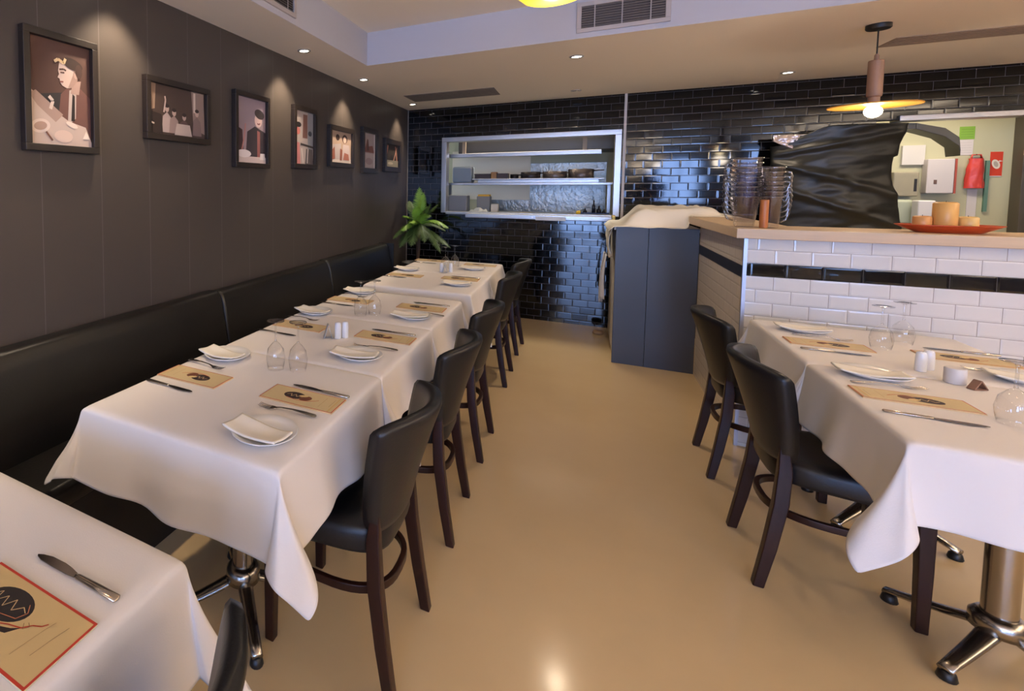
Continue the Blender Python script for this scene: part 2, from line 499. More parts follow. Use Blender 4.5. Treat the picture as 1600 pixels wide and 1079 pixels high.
# pans and boxes on the upper shelf
def pan(x, r, h, z, y, col, label):
    o = empty('cooking_pan', (x, y, z), label=label, cat='pan', group='pans on the kitchen shelf')
    mt = mat('pan_%d' % col[0], col, .4, .6)
    MB().lathe([(r * .96, 0), (r, h * .1), (r, h), (r * .97, h), (r * .95, h * .12), (0.001, h * .1)], 28).build('pan_body', mt, o, smooth=True, bevel=0)
    MB().tube([(r * .99, 0.0, h * .8), (r + .05, -.03, h * .85), (r + .09, -.05, h * .85)], .008, 6).build('handle', mt, o, smooth=True)
    return o
pan(-0.53, .105, .075, 1.552, 6.63, (62, 54, 50), 'dark round cake pan in the middle of the kitchen shelf')
pan(-0.28, .125, .078, 1.552, 6.65, (122, 108, 98), 'wide pale aluminium pan beside the largest pan on the shelf')
pan(-0.02, .125, .10, 1.552, 6.63, (110, 96, 88), 'largest aluminium pan, at the right end of the kitchen shelf')
pan(-0.70, .045, .05, 1.552, 6.6, (40, 34, 32), 'smallest dark pan between the box and round pan on the shelf')
def crate(name, x0, x1, y0, y1, z0, z1, mt, label, cat, bev=.006):
    o = MB().box(x0, x1, y0, y1, z0, z1).build(name, mt, bevel=bev)
    return tag(o, label, cat)
M_BR = mat('brown_tin', (58, 42, 34), .45, .3); M_ORG = mat('amber_card', (170, 120, 62), .5)
def tin(x0, x1, h, label):
    o = empty('baking_tin', ((x0 + x1) / 2, 6.62, 1.552), label=label, cat='tin', group='baking tins on the kitchen shelf')
    w = (x1 - x0) / 2
    b = MB(); b.box(-w, w, -.07, -.066, 0, h); b.box(-w, w, .066, .07, 0, h); b.box(-w, -w + .004, -.066, .066, 0, h); b.box(w - .004, w, -.066, .066, 0, h); b.box(-w + .004, w - .004, -.066, .066, 0, .004)
    b.build('tin_body', M_BR, o)
    MB().box(-w - .004, w + .004, -.078, -.07, h - .012, h).build('rim', M_BR, o)
tin(-1.14, -0.96, .06, 'long dark baking tin beside the blue grey box on shelf')
tin(-0.885, -0.765, .062, 'dark baking tin right of the amber carton on the shelf')
crate('carton', -0.955, -0.89, 6.56, 6.68, 1.552, 1.632, M_ORG, 'small amber carton between two dark tins on the shelf', 'carton')
crate('storage_box', -1.40, -1.17, 6.54, 6.74, 1.503, 1.70, mat('bluegrey_box', (128, 138, 146), .5), 'blue grey storage box at the left end of the kitchen shelf', 'box', .02)
crate('steel_container', -1.42, -1.2, 6.42, 6.62, 1.145, 1.35, mat('grey_box', (120, 120, 122), .45), 'grey steel container at the left end of the kitchen bench', 'container', .01)
c2 = crate('grey_carton', -1.10, -0.95, 6.5, 6.64, 1.145, 1.34, mat('grey_box2', (128, 126, 122), .5), 'upright grey box with a yellow lid on the kitchen bench', 'box')
MB().box(-1.09, -0.96, 6.51, 6.63, 1.34, 1.362).build('lid', mat('yellow_lid', (220, 170, 40), .5), c2)
crate('cream_carton', -0.94, -0.86, 6.5, 6.6, 1.145, 1.25, M_KWALL2, 'small cream carton beside the yellow lidded box on bench', 'carton')
# crumpled towel
def blob(name, cx, cy, z, rx, ry, h, mt, label, cat, seed=0, n=24):
    def fn(u, v):
        a = (u - .5) * 2; c = (v - .5) * 2
        k = max(0, 1 - a * a) ** .5 * max(0, 1 - c * c) ** .5
        x = cx + a * rx; y = cy + c * ry
        return (x, y, z + .0015 + h * k * (.65 + .6 * noise.noise(Vector((x * 22 + seed, y * 22, seed)))))
    b = MB(); b.grid(fn, n, n)
    return tag(b.build(name, mt, smooth=True, solid=.003), label, cat)
blob('striped_cloth', -1.06, 6.4, 1.145, .11, .06, .07, mat('check_cloth', (170, 170, 166), .8, vary=.4, vscale=60), 'crumpled grey checked cloth on the kitchen bench', 'cloth', 3)
crate('chopping_board', -0.62, -0.5, 6.45, 6.6, 1.145, 1.16, M_KWALL2, 'small pale board lying on the kitchen bench', 'board')
g = tag(MB().lathe([(.012, 0), (.022, .01), (.024, .03), (.018, .046), (.005, .052)], 16, (-0.03, 6.38, 1.145)).build('lemon', mat('lemon_yellow', (235, 190, 40), .4), smooth=True), 'yellow lemon on the kitchen bench beside blue tray', 'lemon')
g = empty('blue_tray', (0.12, 6.42, 1.145), label='blue tray holding dark bottles at right of the kitchen bench', cat='tray')
b = MB(); b.box(-.13, .13, -.06, .06, 0, .006); b.box(-.13, .13, -.06, -.055, .006, .03); b.box(-.13, .13, .055, .06, .006, .03); b.box(-.13, -.125, -.055, .055, .006, .03); b.box(.125, .13, -.055, .055, .006, .03)
b.build('tray_body', mat('navy_plastic', (36, 52, 96), .4), g)
for (x, h, r) in ((-.09, .07, .02), (-0.01, .16, .016), (.04, .10, .022), (.085, .06, .02)):
    o = MB().lathe([(r, 0), (r, h * .6), (r * .4, h * .75), (r * .4, h)], 12).build('sauce_bottle', mat('dark_bottle', (30, 30, 36), .2), smooth=True)
    o.location = (0.12 + x, 6.42, 1.151)
    tag(o, {.07: 'short dark sauce bottle at left end of the blue tray', .16: 'tallest dark sauce bottle standing in the blue tray', .10: 'stout dark sauce bottle beside the tallest in blue tray', .06: 'lowest dark sauce bottle at right end of blue tray'}[h], 'bottle', 'sauce bottles in the blue tray')

# ------------------------------------------------------------------ right opening: steel head rail and the things on the kitchen wall
rail = MB().box(2.20, 3.9, YB - .03, YB + .13, 1.985, 2.03)
tag(rail.build('steel_head_rail', M_STEEL, bevel=.004), 'long stainless rail along the top of the right hand opening', 'rail')
WK = 7.5
dp = MB().box(3.42, 4.5, 7.36, 7.5, 0, 2.3)
o = tag(dp.build('cool_room_door', mat('dark_steel', (96, 88, 78), .45, .6), bevel=.004), 'dark brushed steel cool room door at the right edge', 'door')
MB().box(3.42, 4.5, 7.345, 7.36, 1.74, 1.79).build('rail_strip', M_OAK, o)
def sheet(name, x0, x1, z0, z1, mt, label, cat, t=.004, y=WK):
    return tag(MB().box(x0, x1, y - t, y, z0, z1).build(name, mt), label, cat)
o = sheet('green_notice', 3.09, 3.185, 1.905, 2.025, mat('green_paper', (128, 170, 62), .7), 'bright green paper notice on the kitchen wall', 'notice')
for k in range(4): MB().box(3.10, 3.175, WK - .005, WK - .004, 1.925 + k * .024, 1.928 + k * .024).build('text_line', mat('green_ink', (96, 136, 46), .7), o)
o = sheet('white_notice', 3.08, 3.18, 1.755, 1.90, mat('white_paper', (206, 198, 196), .7), 'white paper notice directly below the green one', 'notice')
for k in range(5): MB().box(3.09, 3.17, WK - .005, WK - .004, 1.775 + k * .024, 1.777 + k * .024).build('text_line', mat('grey_ink', (170, 164, 164), .7), o)
o = sheet('red_card', 3.29, 3.365, 1.555, 1.78, mat('red_paper', (200, 56, 26), .6), 'red card with a pale round fish mark on kitchen wall', 'card')
canvas('fish_mark', [('ell', 0, 0, .024, .045, .25, (216, 206, 190)), ('poly', [(.015, .02), (.040, .028), (.018, .036)], (216, 206, 190)), ('ell', 0, 0, .013, .028, .25, (170, 160, 146))], o,
       Matrix.Translation((3.325, WK - .0055, 1.665)) @ Matrix.Rotation(PI / 2, 4, 'X'))
MB().box(3.285, 3.36, WK - .006, WK - .004, 1.548, 1.556).build('card_edge', mat('white_paper', (206, 198, 196), .7), o)
g = empty('switch_box', (2.955, WK, 1.39), label='white switch box with red side hanging on the kitchen wall', cat='switch box')
MB().box(-.09, .085, -.10, 0, 0, .33).build('box_body', mat('white_enamel', (198, 190, 190), .5), g, bevel=.008)
MB().box(.085, .098, -.10, 0, 0, .33).build('side_panel', mat('red_side', (160, 70, 56), .6), g)
MB().box(-.045, -.025, -.103, -.10, .09, .13).build('keyhole', mat('brown_badge', (96, 70, 62), .6), g)
g = empty('red_glove_bag', (3.19, WK, 1.44), label='crinkled red plastic bag hanging from a hook on kitchen wall', cat='bag')
def fn(u, v):
    z = v * .28; w = .062 * (1 - .25 * v); a = u * 2 * PI
    n_ = noise.noise(Vector((math.cos(a) * 2, math.sin(a) * 2, z * 14))) * .012
    return ((w + n_) * math.cos(a), -.035 + (.028 + n_ * .6) * math.sin(a), z)
MB().grid(fn, 24, 14).build('bag_body', mat('red_plastic', (206, 70, 62), .35, bump=.3, bscale=30), g, smooth=True)
MB().tube([(-.03, -.03, .27), (-.02, -.03, .315), (.03, -.03, .315), (.045, -.02, .27)], .007, 6).build('bag_handle', mat('red_plastic', (206, 70, 62), .35), g, smooth=True)
MB().tube([(0.0, 0, .318), (0, -.04, .318)], .004, 6).build('hook', M_CHROME, g)
sheet('hanging_receipt', 3.165, 3.225, 1.14, 1.43, mat('white_paper', (206, 198, 196), .7), 'long white paper strip hanging below the red bag', 'paper', .006)
o = sheet('teal_cord', 3.262, 3.285, 1.22, 1.70, mat('teal', (96, 130, 112), .6), 'dull green strip hanging beside the red bag on wall', 'strip', .02)
sheet('pinned_white_sheet', 2.72, 2.87, 1.67, 1.86, mat('white_paper2', (205, 200, 196), .6), 'white sheet pinned on the wall behind the dark hood arm', 'paper', .03)
g = empty('towel_dispenser', (2.72, WK - .0, 1.36), label='beige paper towel dispenser with dark slot beside black plastic', cat='dispenser')
MB().box(-.09, .085, -.14, 0, 0, .24).build('dispenser_body', mat('beige_plastic', (150, 142, 120), .5), g, bevel=.012)
MB().box(.05, .068, -.143, -.14, .05, .17).build('slot', M_BLACK, g)
g2 = tag(MB().box(2.60, 2.78, 7.34, WK, 1.08, 1.33).build('small_bin', mat('pale_grey_green', (176, 182, 162), .5), bevel=.03), 'pale grey green box below the towel dispenser', 'box')
tag(MB().box(2.745, 2.86, 7.2, 7.32, 1.0, 1.325).build('white_tub', mat('white_tub', (222, 218, 220), .5), bevel=.012), 'tall white plastic tub behind the candles', 'tub')
kb = MB(); kb.box(1.6, 3.36, 6.9, 7.4, 0.9, 1.0); kb.box(1.62, 3.34, 6.94, 7.36, 0, .9)
tag(kb.build('back_bench', M_STEEL, bevel=.004), 'low steel bench along the kitchen wall behind the counter', 'bench')
tag(MB().lathe([(.03, 0), (.045, .02), (.045, .12), (.03, .13)], 16, (3.0, 7.1, 1.0)).build('red_canister', mat('red_can', (205, 62, 30), .5), smooth=True), 'small red canister on the steel bench behind candles', 'canister')
# dark hood arm above the dispenser
b = MB()
b.loft([[(2.36, 6.3, 1.93), (2.36, 6.5, 1.93), (2.36, 6.5, 1.98), (2.36, 6.3, 1.98)], [(2.52, 6.3, 1.86), (2.52, 6.5, 1.86), (2.52, 6.5, 1.93), (2.52, 6.3, 1.93)],
        [(2.60, 6.3, 1.78), (2.60, 6.5, 1.78), (2.60, 6.5, 1.85), (2.60, 6.3, 1.85)], [(2.61, 6.3, 1.70), (2.61, 6.5, 1.70), (2.61, 6.5, 1.75), (2.61, 6.3, 1.75)]])
b.loft([[(2.10, 6.3, 1.94), (2.10, 6.5, 1.94), (2.10, 6.5, 1.99), (2.10, 6.3, 1.99)], [(2.36, 6.3, 1.93), (2.36, 6.5, 1.93), (2.36, 6.5, 1.98), (2.36, 6.3, 1.98)]])
b.box(2.12, 2.2, 6.3, 6.5, 1.0, 1.95)
tag(b.build('dishwasher_hood_arm', mat('dark_grey_metal', (84, 82, 74), .35, .5), bevel=.01), 'dark grey curved hood arm beside the black plastic sheet', 'hood')

# black plastic sheet draped over the left half of the opening
SHL = [(0.90, 1.40), (1.13, 1.40), (1.4, 1.40), (1.72, 1.42), (1.80, 1.50), (1.84, 1.60), (1.905, 1.76), (1.94, 1.82)]
def sheet_fn(u, v):
    # v: 0 bottom .. 1 top ; u: 0 left .. 1 right
    zl = .92 + v * (1.80 - .92); zr = .92 + v * (1.955 - .92)
    s = min(1, u / .45)
    z = zl + (zr - zl) * (s * s * (3 - 2 * s))
    xr = 2.16 + .035 * math.sin(v * 6.2 + .6) + (.02 if v > .75 else 0)
    x = 1.40 + u * (xr - 1.40)
    y = 5.98 - .10 * math.sin(PI * min(1, max(0, u))) ** .6
    p = Vector((x * 2.0 + z * 1.3, z * 5.5 - x * 1.5, 1.7))
    y += .030 * noise.noise(p) + .012 * noise.noise(p * 2.3) + .005 * noise.noise(p * 5)
    y -= .03 * math.exp(-((z - (1.62 - .35 * (x - 1.5))) / .035) ** 2) + .022 * math.exp(-((z - (1.42 - .42 * (x - 1.5))) / .03) ** 2)
    y -= .02 * math.exp(-((z - (1.75 + .2 * (x - 1.5))) / .03) ** 2)
    return (x, y, z)
o = MB().grid(sheet_fn, 90, 90).build('black_plastic_sheet', M_PLAST, smooth=True, solid=.003)
tag(o, 'large wrinkled black plastic sheet hung over the opening behind the counter', 'plastic sheet')
def film_fn(u, v):
    x = 1.40 + u * .36; z0 = 1.865 - .10 * (1 - abs(2 * u - .75)) * (1 if u < .9 else .5); z = z0 + v * (1.895 - z0)
    return (x, 5.93 + .02 * noise.noise(Vector((x * 30, z * 40, 0))), z)
o = MB().grid(film_fn, 24, 8).build('clear_film', mat('silver_film', (190, 176, 170), .25, .6, bump=.5, bscale=40), smooth=True, solid=.002)
tag(o, 'crinkled clear plastic film caught at the top left of black sheet', 'plastic film')
# fixed bench under the plastic
tag(MB().box(1.42, 2.20, 5.88, 6.14, 0, 0.90).build('drinks_fridge', M_BLACK, bevel=.004), 'black cabinet standing under the black plastic sheet', 'cabinet')

# ------------------------------------------------------------------ counter
YF = 3.695
ct = empty('service_counter', (0.785, YF, 0), label='white tiled service counter with a black tile stripe and pale timber top', cat='counter')
b = MB(); b.box(0.785, 4.595, YF, YF + .14, 0, 1.17)
rel(b, ct).build('tiled_front', M_WTILE, ct)
b = MB(); b.box(0.7851, 0.925, YF + .14, 4.948, 0, 1.17); b.box(0.7849, 0.7851, YF, YF + .14, 0, 1.17)
rel(b, ct).build('tiled_side', M_WTILEY, ct)
M_STRIPE = tile_mat('black_stripe_tile', (10, 9, 10), (60, 54, 54), -0.02, 0.052, 'x', 0.07, 0.02, 0.3)
rel(MB().box(0.786, 4.595, YF - .0025, YF, .963, 1.034), ct).build('black_stripe', M_STRIPE, ct)
rel(MB().box(0.7825, 0.7849, YF + .01, 4.948, .945, 1.012), ct).build('black_stripe', mat('stripe_side', (30, 26, 24), .35), ct)
rel(MB().box(0.776, 0.792, YF - .008, YF + .008, 0, 1.17), ct).build('corner_trim', mat('alu_trim', (176, 178, 186), .35, .8), ct)
b = MB()
P = [(0.735, 3.648), (4.595, 3.648), (4.595, 4.00), (1.03, 4.00), (1.03, 4.93), (0.71, 4.93)]
b.add([(x, y, 1.171) for x, y in P] + [(x, y, 1.226) for x, y in P], [(5, 4, 3, 2, 1, 0), (6, 7, 8, 9, 10, 11)] + [(i, (i + 1) % 6, 6 + (i + 1) % 6, 6 + i) for i in range(6)])
rel(b, ct).build('timber_top', M_OAK, ct, bevel=.004)
# charcoal end panel and the unit behind it
cb_ = empty('end_cabinet', (0.52, 4.95, 0), label='tall cabinet end faced with two charcoal panels beside the counter', cat='cabinet')
rel(MB().box(0.248, 0.4655, 4.95, 4.972, 0, 1.128), cb_).build('charcoal_panel', M_NAVY, cb_, bevel=.0015)
rel(MB().box(0.4675, 0.783, 4.95, 4.972, 0, 1.128), cb_).build('charcoal_panel', M_NAVY, cb_, bevel=.0015)
rel(MB().box(0.252, 0.78, 4.972, 5.86, 0.06, 1.10), cb_).build('cabinet_body', mat('cream_laminate', (206, 196, 182), .35), cb_, bevel=.004)
rel(MB().box(0.27, 0.76, 4.99, 5.84, 0, .06), cb_).build('plinth', M_BLACK, cb_)
rel(MB().box(0.235, 0.80, 4.972, 5.88, 1.10, 1.126), cb_).build('worktop', mat('cream_laminate', (206, 196, 182), .35), cb_, bevel=.003)
rel(MB().tube([(0.252, 5.5, .82), (0.215, 5.5, .82), (0.215, 5.78, .82), (0.252, 5.78, .82)], .006, 8), cb_).build('towel_rail', M_CHROME, cb_, smooth=True)
# cloth heap
def heap_fn(u, v):
    x = .19 + u * .82; y = 4.90 + v * .92
    ex = min(1, max(0, (x - .26) / .20)); er = 1 - min(1, max(0, (x - .84) / .17)); ey = min(1, max(0, (y - 4.955) / .10)) * (1 - min(1, max(0, (y - 5.60) / .2)))
    e = (ex * ex * (3 - 2 * ex)) * (er * er * (3 - 2 * er)) ** .7 * (ey * ey * (3 - 2 * ey)) ** .6
    h = 1.135 + e * (.145 + .02 * noise.noise(Vector((x * 5, y * 5, 2))))
    h += .020 * noise.noise(Vector((x * 13 + y * 5, y * 9, 5))) * (.35 + e)
    if x > .70: h = max(h, 1.135 + (1.232 - 1.135) * min(1, (x - .70) / .02))
    if x < .235: h = 1.14 - (.235 - x) * 1.0 
    return (x, y, max(h, 1.131 if x > .235 else h))
b = MB().grid(heap_fn, 64, 60)
o = b.build('white_cloth_heap', mat('heap_linen', (232, 224, 208), .85, bump=.06, bscale=200), smooth=True, solid=.004)
tag(o, 'heap of white linen covering the end cabinet beside counter', 'cloth')
def hang_fn(u, v):
    y = 4.99 + u * .62; z = 1.12 - v * (.22 + .06 * math.sin(u * 4))
    x = .224 - .020 * math.sin(v * PI) - .012 * math.sin(u * 19 + v * 2) * v
    return (x, y, z)
MB().grid(hang_fn, 30, 16).build('hanging_edge', mat('heap_linen', (232, 224, 208), .85), o, smooth=True, solid=.003)
def towel(y0, y1, z1, z0, xoff, label, seed):
    def fn(u, v):
        y = y0 + (y1 - y0) * u * (.55 + .45 * v) + (y1 - y0) * .22 * (1 - v)
        return (.205 - xoff - .018 * v - .012 * math.sin(u * 9 + seed) * (.3 + v) - .012 * math.sin(v * PI), y, z1 + (z0 - z1) * v)
    o = MB().grid(fn, 18, 18).build('hand_towel', M_CLOTH, smooth=True, solid=.004)
    return tag(o, label, 'towel', 'white towels on the cabinet side')
towel(5.62, 5.78, .835, .36, 0.008, 'longer white towel hanging at the cabinet side nearest wall', 1)
towel(5.48, 5.60, .835, .42, -0.002, 'narrower white towel hanging nearest the charcoal panel', 4)
ds = MB().lathe([(.045, 0), (.05, .012), (.04, .03), (.02, .036)], 20, (0.175, 5.86, 0)).build('door_stop', mat('tan_rubber', (150, 118, 84), .6), smooth=True)
tag(ds, 'small tan rubber door stop on the floor by cabinet', 'door stop')

# ------------------------------------------------------------------ banquette
bq = empty('banquette', (-1.62, 1.5, 0), label='long black vinyl banquette running along the charcoal wall', cat='banquette')
def back_seg(y0, y1, top):
    prof = [(XL + .004, .44), (XL + .004, top - .012), (XL + .016, top), (-1.775, top), (-1.755, top - .014), (-1.735, top - .06), (-1.700, .60), (-1.685, .50), (-1.685, .44)]
    b = MB(); b.loft([[(x, y, z) for x, z in prof] for y in (y0, y0 + .012, y1 - .012, y1)])
    # the ends pull in a little like stitched upholstery
    b.v = [(x - (.012 if (abs(y - y0) < .001 or abs(y - y1) < .001) and x > -1.8 else 0), y, z - (.006 if (abs(y - y0) < .001 or abs(y - y1) < .001) and z > .6 else 0)) for x, y, z in b.v]
    return rel(b, bq).build('backrest', M_LEATHB, bq, smooth=False, bevel=.008, seg=2)
back_seg(-1.2, 2.285, .862); back_seg(2.29, 3.70, .853); back_seg(3.704, 5.16, .858)
prof = [(-1.690, .42), (-1.690, .475), (-1.48, .487), (-1.435, .483), (-1.418, .465), (-1.418, .435), (-1.43, .40), (-1.69, .40)]
for y0, y1 in ((-1.2, 2.287), (2.291, 3.702), (3.706, 5.16)):
    b = MB(); b.loft([[(x, y, z) for x, z in prof] for y in (y0, y1)])
    rel(b, bq).build('seat', M_LEATHB, bq, bevel=.006)
rel(MB().box(XL + .004, -1.445, -1.2, 5.16, 0, .40), bq).build('base', mat('black_base', (14, 12, 11), .5), bq)
rel(MB().box(XL + .004, -1.69, 5.165, 5.185, 0, .86), bq).build('end_panel', M_BLACK, bq)

# ------------------------------------------------------------------ framed pictures
def img_portrait_suit(w, h):
    c = lambda x, y: ((x - .5) * w, (y - .5) * h)
    P = lambda *a: [c(*q) for q in a]
    S = [('rect', -w / 2, -h / 2, w / 2, h / 2, (86, 58, 50)),
         ('poly', P((0, .45), (.55, .52), (.6, .3), (0, .3)), (48, 44, 46)),
         ('poly', P((.42, .12), (.50, .50), (.62, .58), (.80, .60), (1, .50), (1, .1)), (112, 76, 68)),
         ('poly', P((.60, .20), (.64, .55), (.76, .58), (.74, .28)), (196, 178, 168)),
         ('poly', P((.66, .25), (.69, .52), (.73, .50), (.72, .25)), (40, 30, 30)),
         ('poly', P((.66, .52), (.70, .64), (.84, .66), (.80, .52)), (176, 146, 134)),
         ('poly', P((.48, .80), (.46, .72), (.475, .69), (.45, .655), (.485, .645), (.485, .615), (.52, .585), (.60, .565), (.70, .585), (.78, .66), (.80, .74), (.74, .81), (.60, .84)), (206, 182, 170)),
         ('poly', P((.62, .575), (.70, .585), (.78, .66), (.80, .74), (.74, .80), (.70, .70)), (168, 138, 126)),
         ('line', P((.48, .735), (.55, .745), (.59, .735)), .007, (70, 44, 38)), ('line', P((.495, .708), (.56, .712)), .006, (96, 62, 52)), ('line', P((.485, .618), (.54, .622)), .006, (128, 72, 64)),
         ('ell', *c(.745, .70), .030 * w, .030 * h, .2, (190, 160, 146)),
         ('ell', *c(.70, .81), .17 * w, .055 * h, -.2, (58, 38, 32)),
         ('ell', *c(.80, .75), .06 * w, .07 * h, 0, (70, 46, 40)),
         ('line', P((.40, .80), (.46, .83), (.55, .80), (.58, .85)), .012, (226, 196, 150)),
         ('poly', P((0, .52), (.25, .38), (.62, .24), (.9, .20), (1, .05), (1, 0), (0, 0)), (206, 184, 170)),
         ('poly', P((.0, .46), (.1, .50), (.52, .30), (.40, .22), (.12, .36)), (176, 148, 134)),
         ('line', P((.30, .46), (.36, .42), (.32, .34)), .014, (226, 206, 190)),
         ('ell', *c(.16, .17), .15 * w, .065 * h, .2, (228, 208, 194)),
         ('ell', *c(.16, .17), .10 * w, .04 * h, .2, (186, 154, 136)),
         ('ell', *c(.52, .09), .15 * w, .06 * h, 0, (222, 196, 180)),
         ('ell', *c(.66, .21), .10 * w, .025 * h, -.3, (232, 214, 200)),
         ('line', P((.24, .12), (.34, .04)), .008, (120, 80, 66)),
         ('poly', P((.84, .08), (.90, .16), (.97, .08)), (240, 224, 208))]
    return S
def img_group(w, h):
    c = lambda x, y: ((x - .5) * w, (y - .5) * h)
    P = lambda *a: [c(*q) for q in a]
    S = [('rect', -w / 2, -h / 2, w / 2, h / 2, (72, 56, 50)), ('poly', P((0, 1), (.12, 1), (.10, .5), (0, .45)), (150, 124, 106)),
         ('poly', P((.74, 1), (.98, 1), (1, .1), (.78, .2)), (138, 118, 110)), ('rect', *c(.78, .55), *c(.82, .98), (196, 178, 168))]
    for x, s, col in ((.30, .9, (176, 156, 150)), (.42, .8, (150, 128, 122)), (.60, .7, (96, 74, 70)), (.84, .9, (120, 100, 98))):
        S.append(('poly', P((x - .09, .05), (x - .07, .42 * s), (x, .52 * s), (x + .07, .40 * s), (x + .09, .05)), col))
        S.append(('ell', *c(x, .60 * s), .035 * w, .075 * h, 0, (186, 160, 148)))
        S.append(('ell', *c(x, .66 * s), .038 * w, .04 * h, 0, (48, 36, 34)))
    S += [('line', P((.24, .45), (.27, .70), (.26, .78)), .010, (196, 172, 160)), ('poly', P((.42, .02), (.46, .26), (.70, .26), (.74, .02)), (186, 168, 158)),
          ('poly', P((0, 0), (.22, 0), (.2, .4), (0, .45)), (44, 32, 30)), ('line', P((.03, .22), (.08, .20)), .008, (200, 184, 174))]
    return S
def img_man(w, h):
    c = lambda x, y: ((x - .5) * w, (y - .5) * h)
    P = lambda *a: [c(*q) for q in a]
    return [('rect', -w / 2, -h / 2, w / 2, h / 2, (150, 132, 140)), ('poly', P((0, .55), (.2, .5), (.25, .1), (0, .1)), (64, 44, 50)),
            ('poly', P((.30, .06), (.36, .48), (.62, .58), (1, .50), (1, .06)), (50, 42, 50)),
            ('poly', P((.70, .08), (.70, .52), (.80, .50), (.80, .10)), (140, 86, 84)),
            ('ell', *c(.74, .68), .13 * w, .11 * h, 0, (212, 182, 176)), ('ell', *c(.78, .78), .17 * w, .075 * h, -.15, (54, 44, 48)),
            ('line', P((.70, .63), (.76, .62), (.80, .64)), .008, (120, 60, 60)), ('line', P((.30, .6), (.26, .40), (.18, .20)), .012, (176, 120, 116)),
            ('rect', *c(0, 0), *c(1, .10), (196, 178, 176)), ('ell', *c(.24, .14), .24 * w, .06 * h, 0, (214, 204, 206)), ('poly', P((.78, .06), (.80, .16), (.96, .16), (.98, .06)), (216, 206, 204))]
def img_kitchen(w, h):
    c = lambda x, y: ((x - .5) * w, (y - .5) * h)
    P = lambda *a: [c(*q) for q in a]
    return [('rect', -w / 2, -h / 2, w / 2, h / 2, (176, 162, 156)), ('rect', *c(.70, .3), *c(1, 1), (140, 142, 146)), ('poly', P((.42, .5), (.45, .95), (.68, .95), (.68, .5)), (120, 84, 74)),
            ('ell', *c(.20, .74), .14 * w, .05 * h, 0, (40, 34, 36)), ('ell', *c(.16, .62), .12 * w, .07 * h, 0, (188, 110, 106)), ('poly', P((0, 0), (0, .42), (.25, .40), (.3, 0)), (196, 124, 124)),
            ('poly', P((.3, .36), (.3, .40), (1, .36), (1, .32)), (60, 52, 50)), ('poly', P((.55, 0), (.6, .30), (.95, .30), (1, 0)), (92, 84, 84)), ('ell', *c(.82, .6), .1 * w, .05 * h, 0, (56, 62, 70)),
            ('line', P((.36, .3), (.44, .02)), .010, (224, 214, 208)), ('line', P((.7, .3), (.66, .02)), .010, (224, 214, 208))]
def img_women(w, h):
    c = lambda x, y: ((x - .5) * w, (y - .5) * h)
    P = lambda *a: [c(*q) for q in a]
    return [('rect', -w / 2, -h / 2, w / 2, h / 2, (186, 160, 140)), ('rect', *c(0, 0), *c(1, .14), (214, 200, 190)),
            ('poly', P((.04, .1), (.08, .55), (.5, .62), (.5, .1)), (190, 176, 172)), ('poly', P((.55, .12), (.6, .6), (.9, .6), (.98, .12)), (204, 186, 182)),
            ('ell', *c(.34, .80), .09 * w, .10 * h, 0, (60, 42, 36)), ('ell', *c(.68, .78), .13 * w, .14 * h, 0, (70, 48, 40)), ('ell', *c(.68, .75), .08 * w, .10 * h, 0, (222, 190, 172)),
            ('poly', P((.08, .08), (.06, .36), (.2, .5), (.22, .12)), (156, 96, 80)), ('poly', P((.44, .08), (.46, .46), (.56, .42), (.54, .08)), (150, 92, 76)), ('poly', P((.6, .1), (.66, .34), (.86, .30), (.9, .1)), (170, 108, 92))]
def img_bottle(w, h):
    c = lambda x, y: ((x - .5) * w, (y - .5) * h)
    P = lambda *a: [c(*q) for q in a]
    return [('rect', -w / 2, -h / 2, w / 2, h / 2, (164, 150, 150)), ('poly', P((.12, .45), (.2, .62), (.35, .85), (.42, .62), (.8, .66), (.95, .45)), (128, 84, 78)),
            ('poly', P((.3, .5), (.34, .82), (.42, .82), (.5, .5)), (90, 62, 62)), ('rect', *c(0, 0), *c(1, .42), (176, 164, 166)), ('ell', *c(.5, .2), .3 * w, .10 * h, 0, (156, 138, 140)), ('rect', *c(.92, 0), *c(1, 1), (222, 218, 222))]
def img_candles(w, h):
    c = lambda x, y: ((x - .5) * w, (y - .5) * h)
    P = lambda *a: [c(*q) for q in a]
    return [('rect', -w / 2, -h / 2, w / 2, h / 2, (58, 50, 46)), ('line', P((.05, .3), (.2, .95)), .03, (196, 134, 116)), ('line', P((.95, .1), (.78, .95)), .03, (196, 134, 116)), ('line', P((.6, .2), (.9, .9)), .018, (214, 160, 140)),
            ('ell', *c(.5, .42), .12 * w, .12 * h, 0, (40, 34, 34)), ('rect', *c(0, 0), *c(1, .30), (150, 144, 128)), ('ell', *c(.4, .16), .2 * w, .06 * h, 0, (200, 190, 168))]
def frame(y0, y1, z0, z1, bw, img, label, yc=None):
    D = .034
    g = empty('picture_frame', (XL, (y0 + y1) / 2, z0), label=label, cat='picture', group='framed photographs on the charcoal wall')
    w, h = y1 - y0, z1 - z0
    b = MB(); b.box(0, D, -w / 2, w / 2, 0, bw); b.box(0, D, -w / 2, w / 2, h - bw, h); b.box(0, D, -w / 2, -w / 2 + bw, bw, h - bw); b.box(0, D, w / 2 - bw, w / 2, bw, h - bw)
    b.build('frame_moulding', M_FRAME, g, bevel=.002)
    MB().box(.001, .010, -w / 2 + bw, w / 2 - bw, bw, h - bw).build('backing_board', M_BLACK, g)
    m = Matrix.Translation((.012, 0, h / 2)) @ Matrix(((0, 0, 1, 0), (1, 0, 0, 0), (0, 1, 0, 0), (0, 0, 0, 1)))
    canvas('photograph', img(w - 2 * bw, h - 2 * bw), g, m)
frame(1.175, 1.516, 1.592, 2.064, .028, img_portrait_suit, 'largest framed sepia photo of a person in a suit at a laden table')
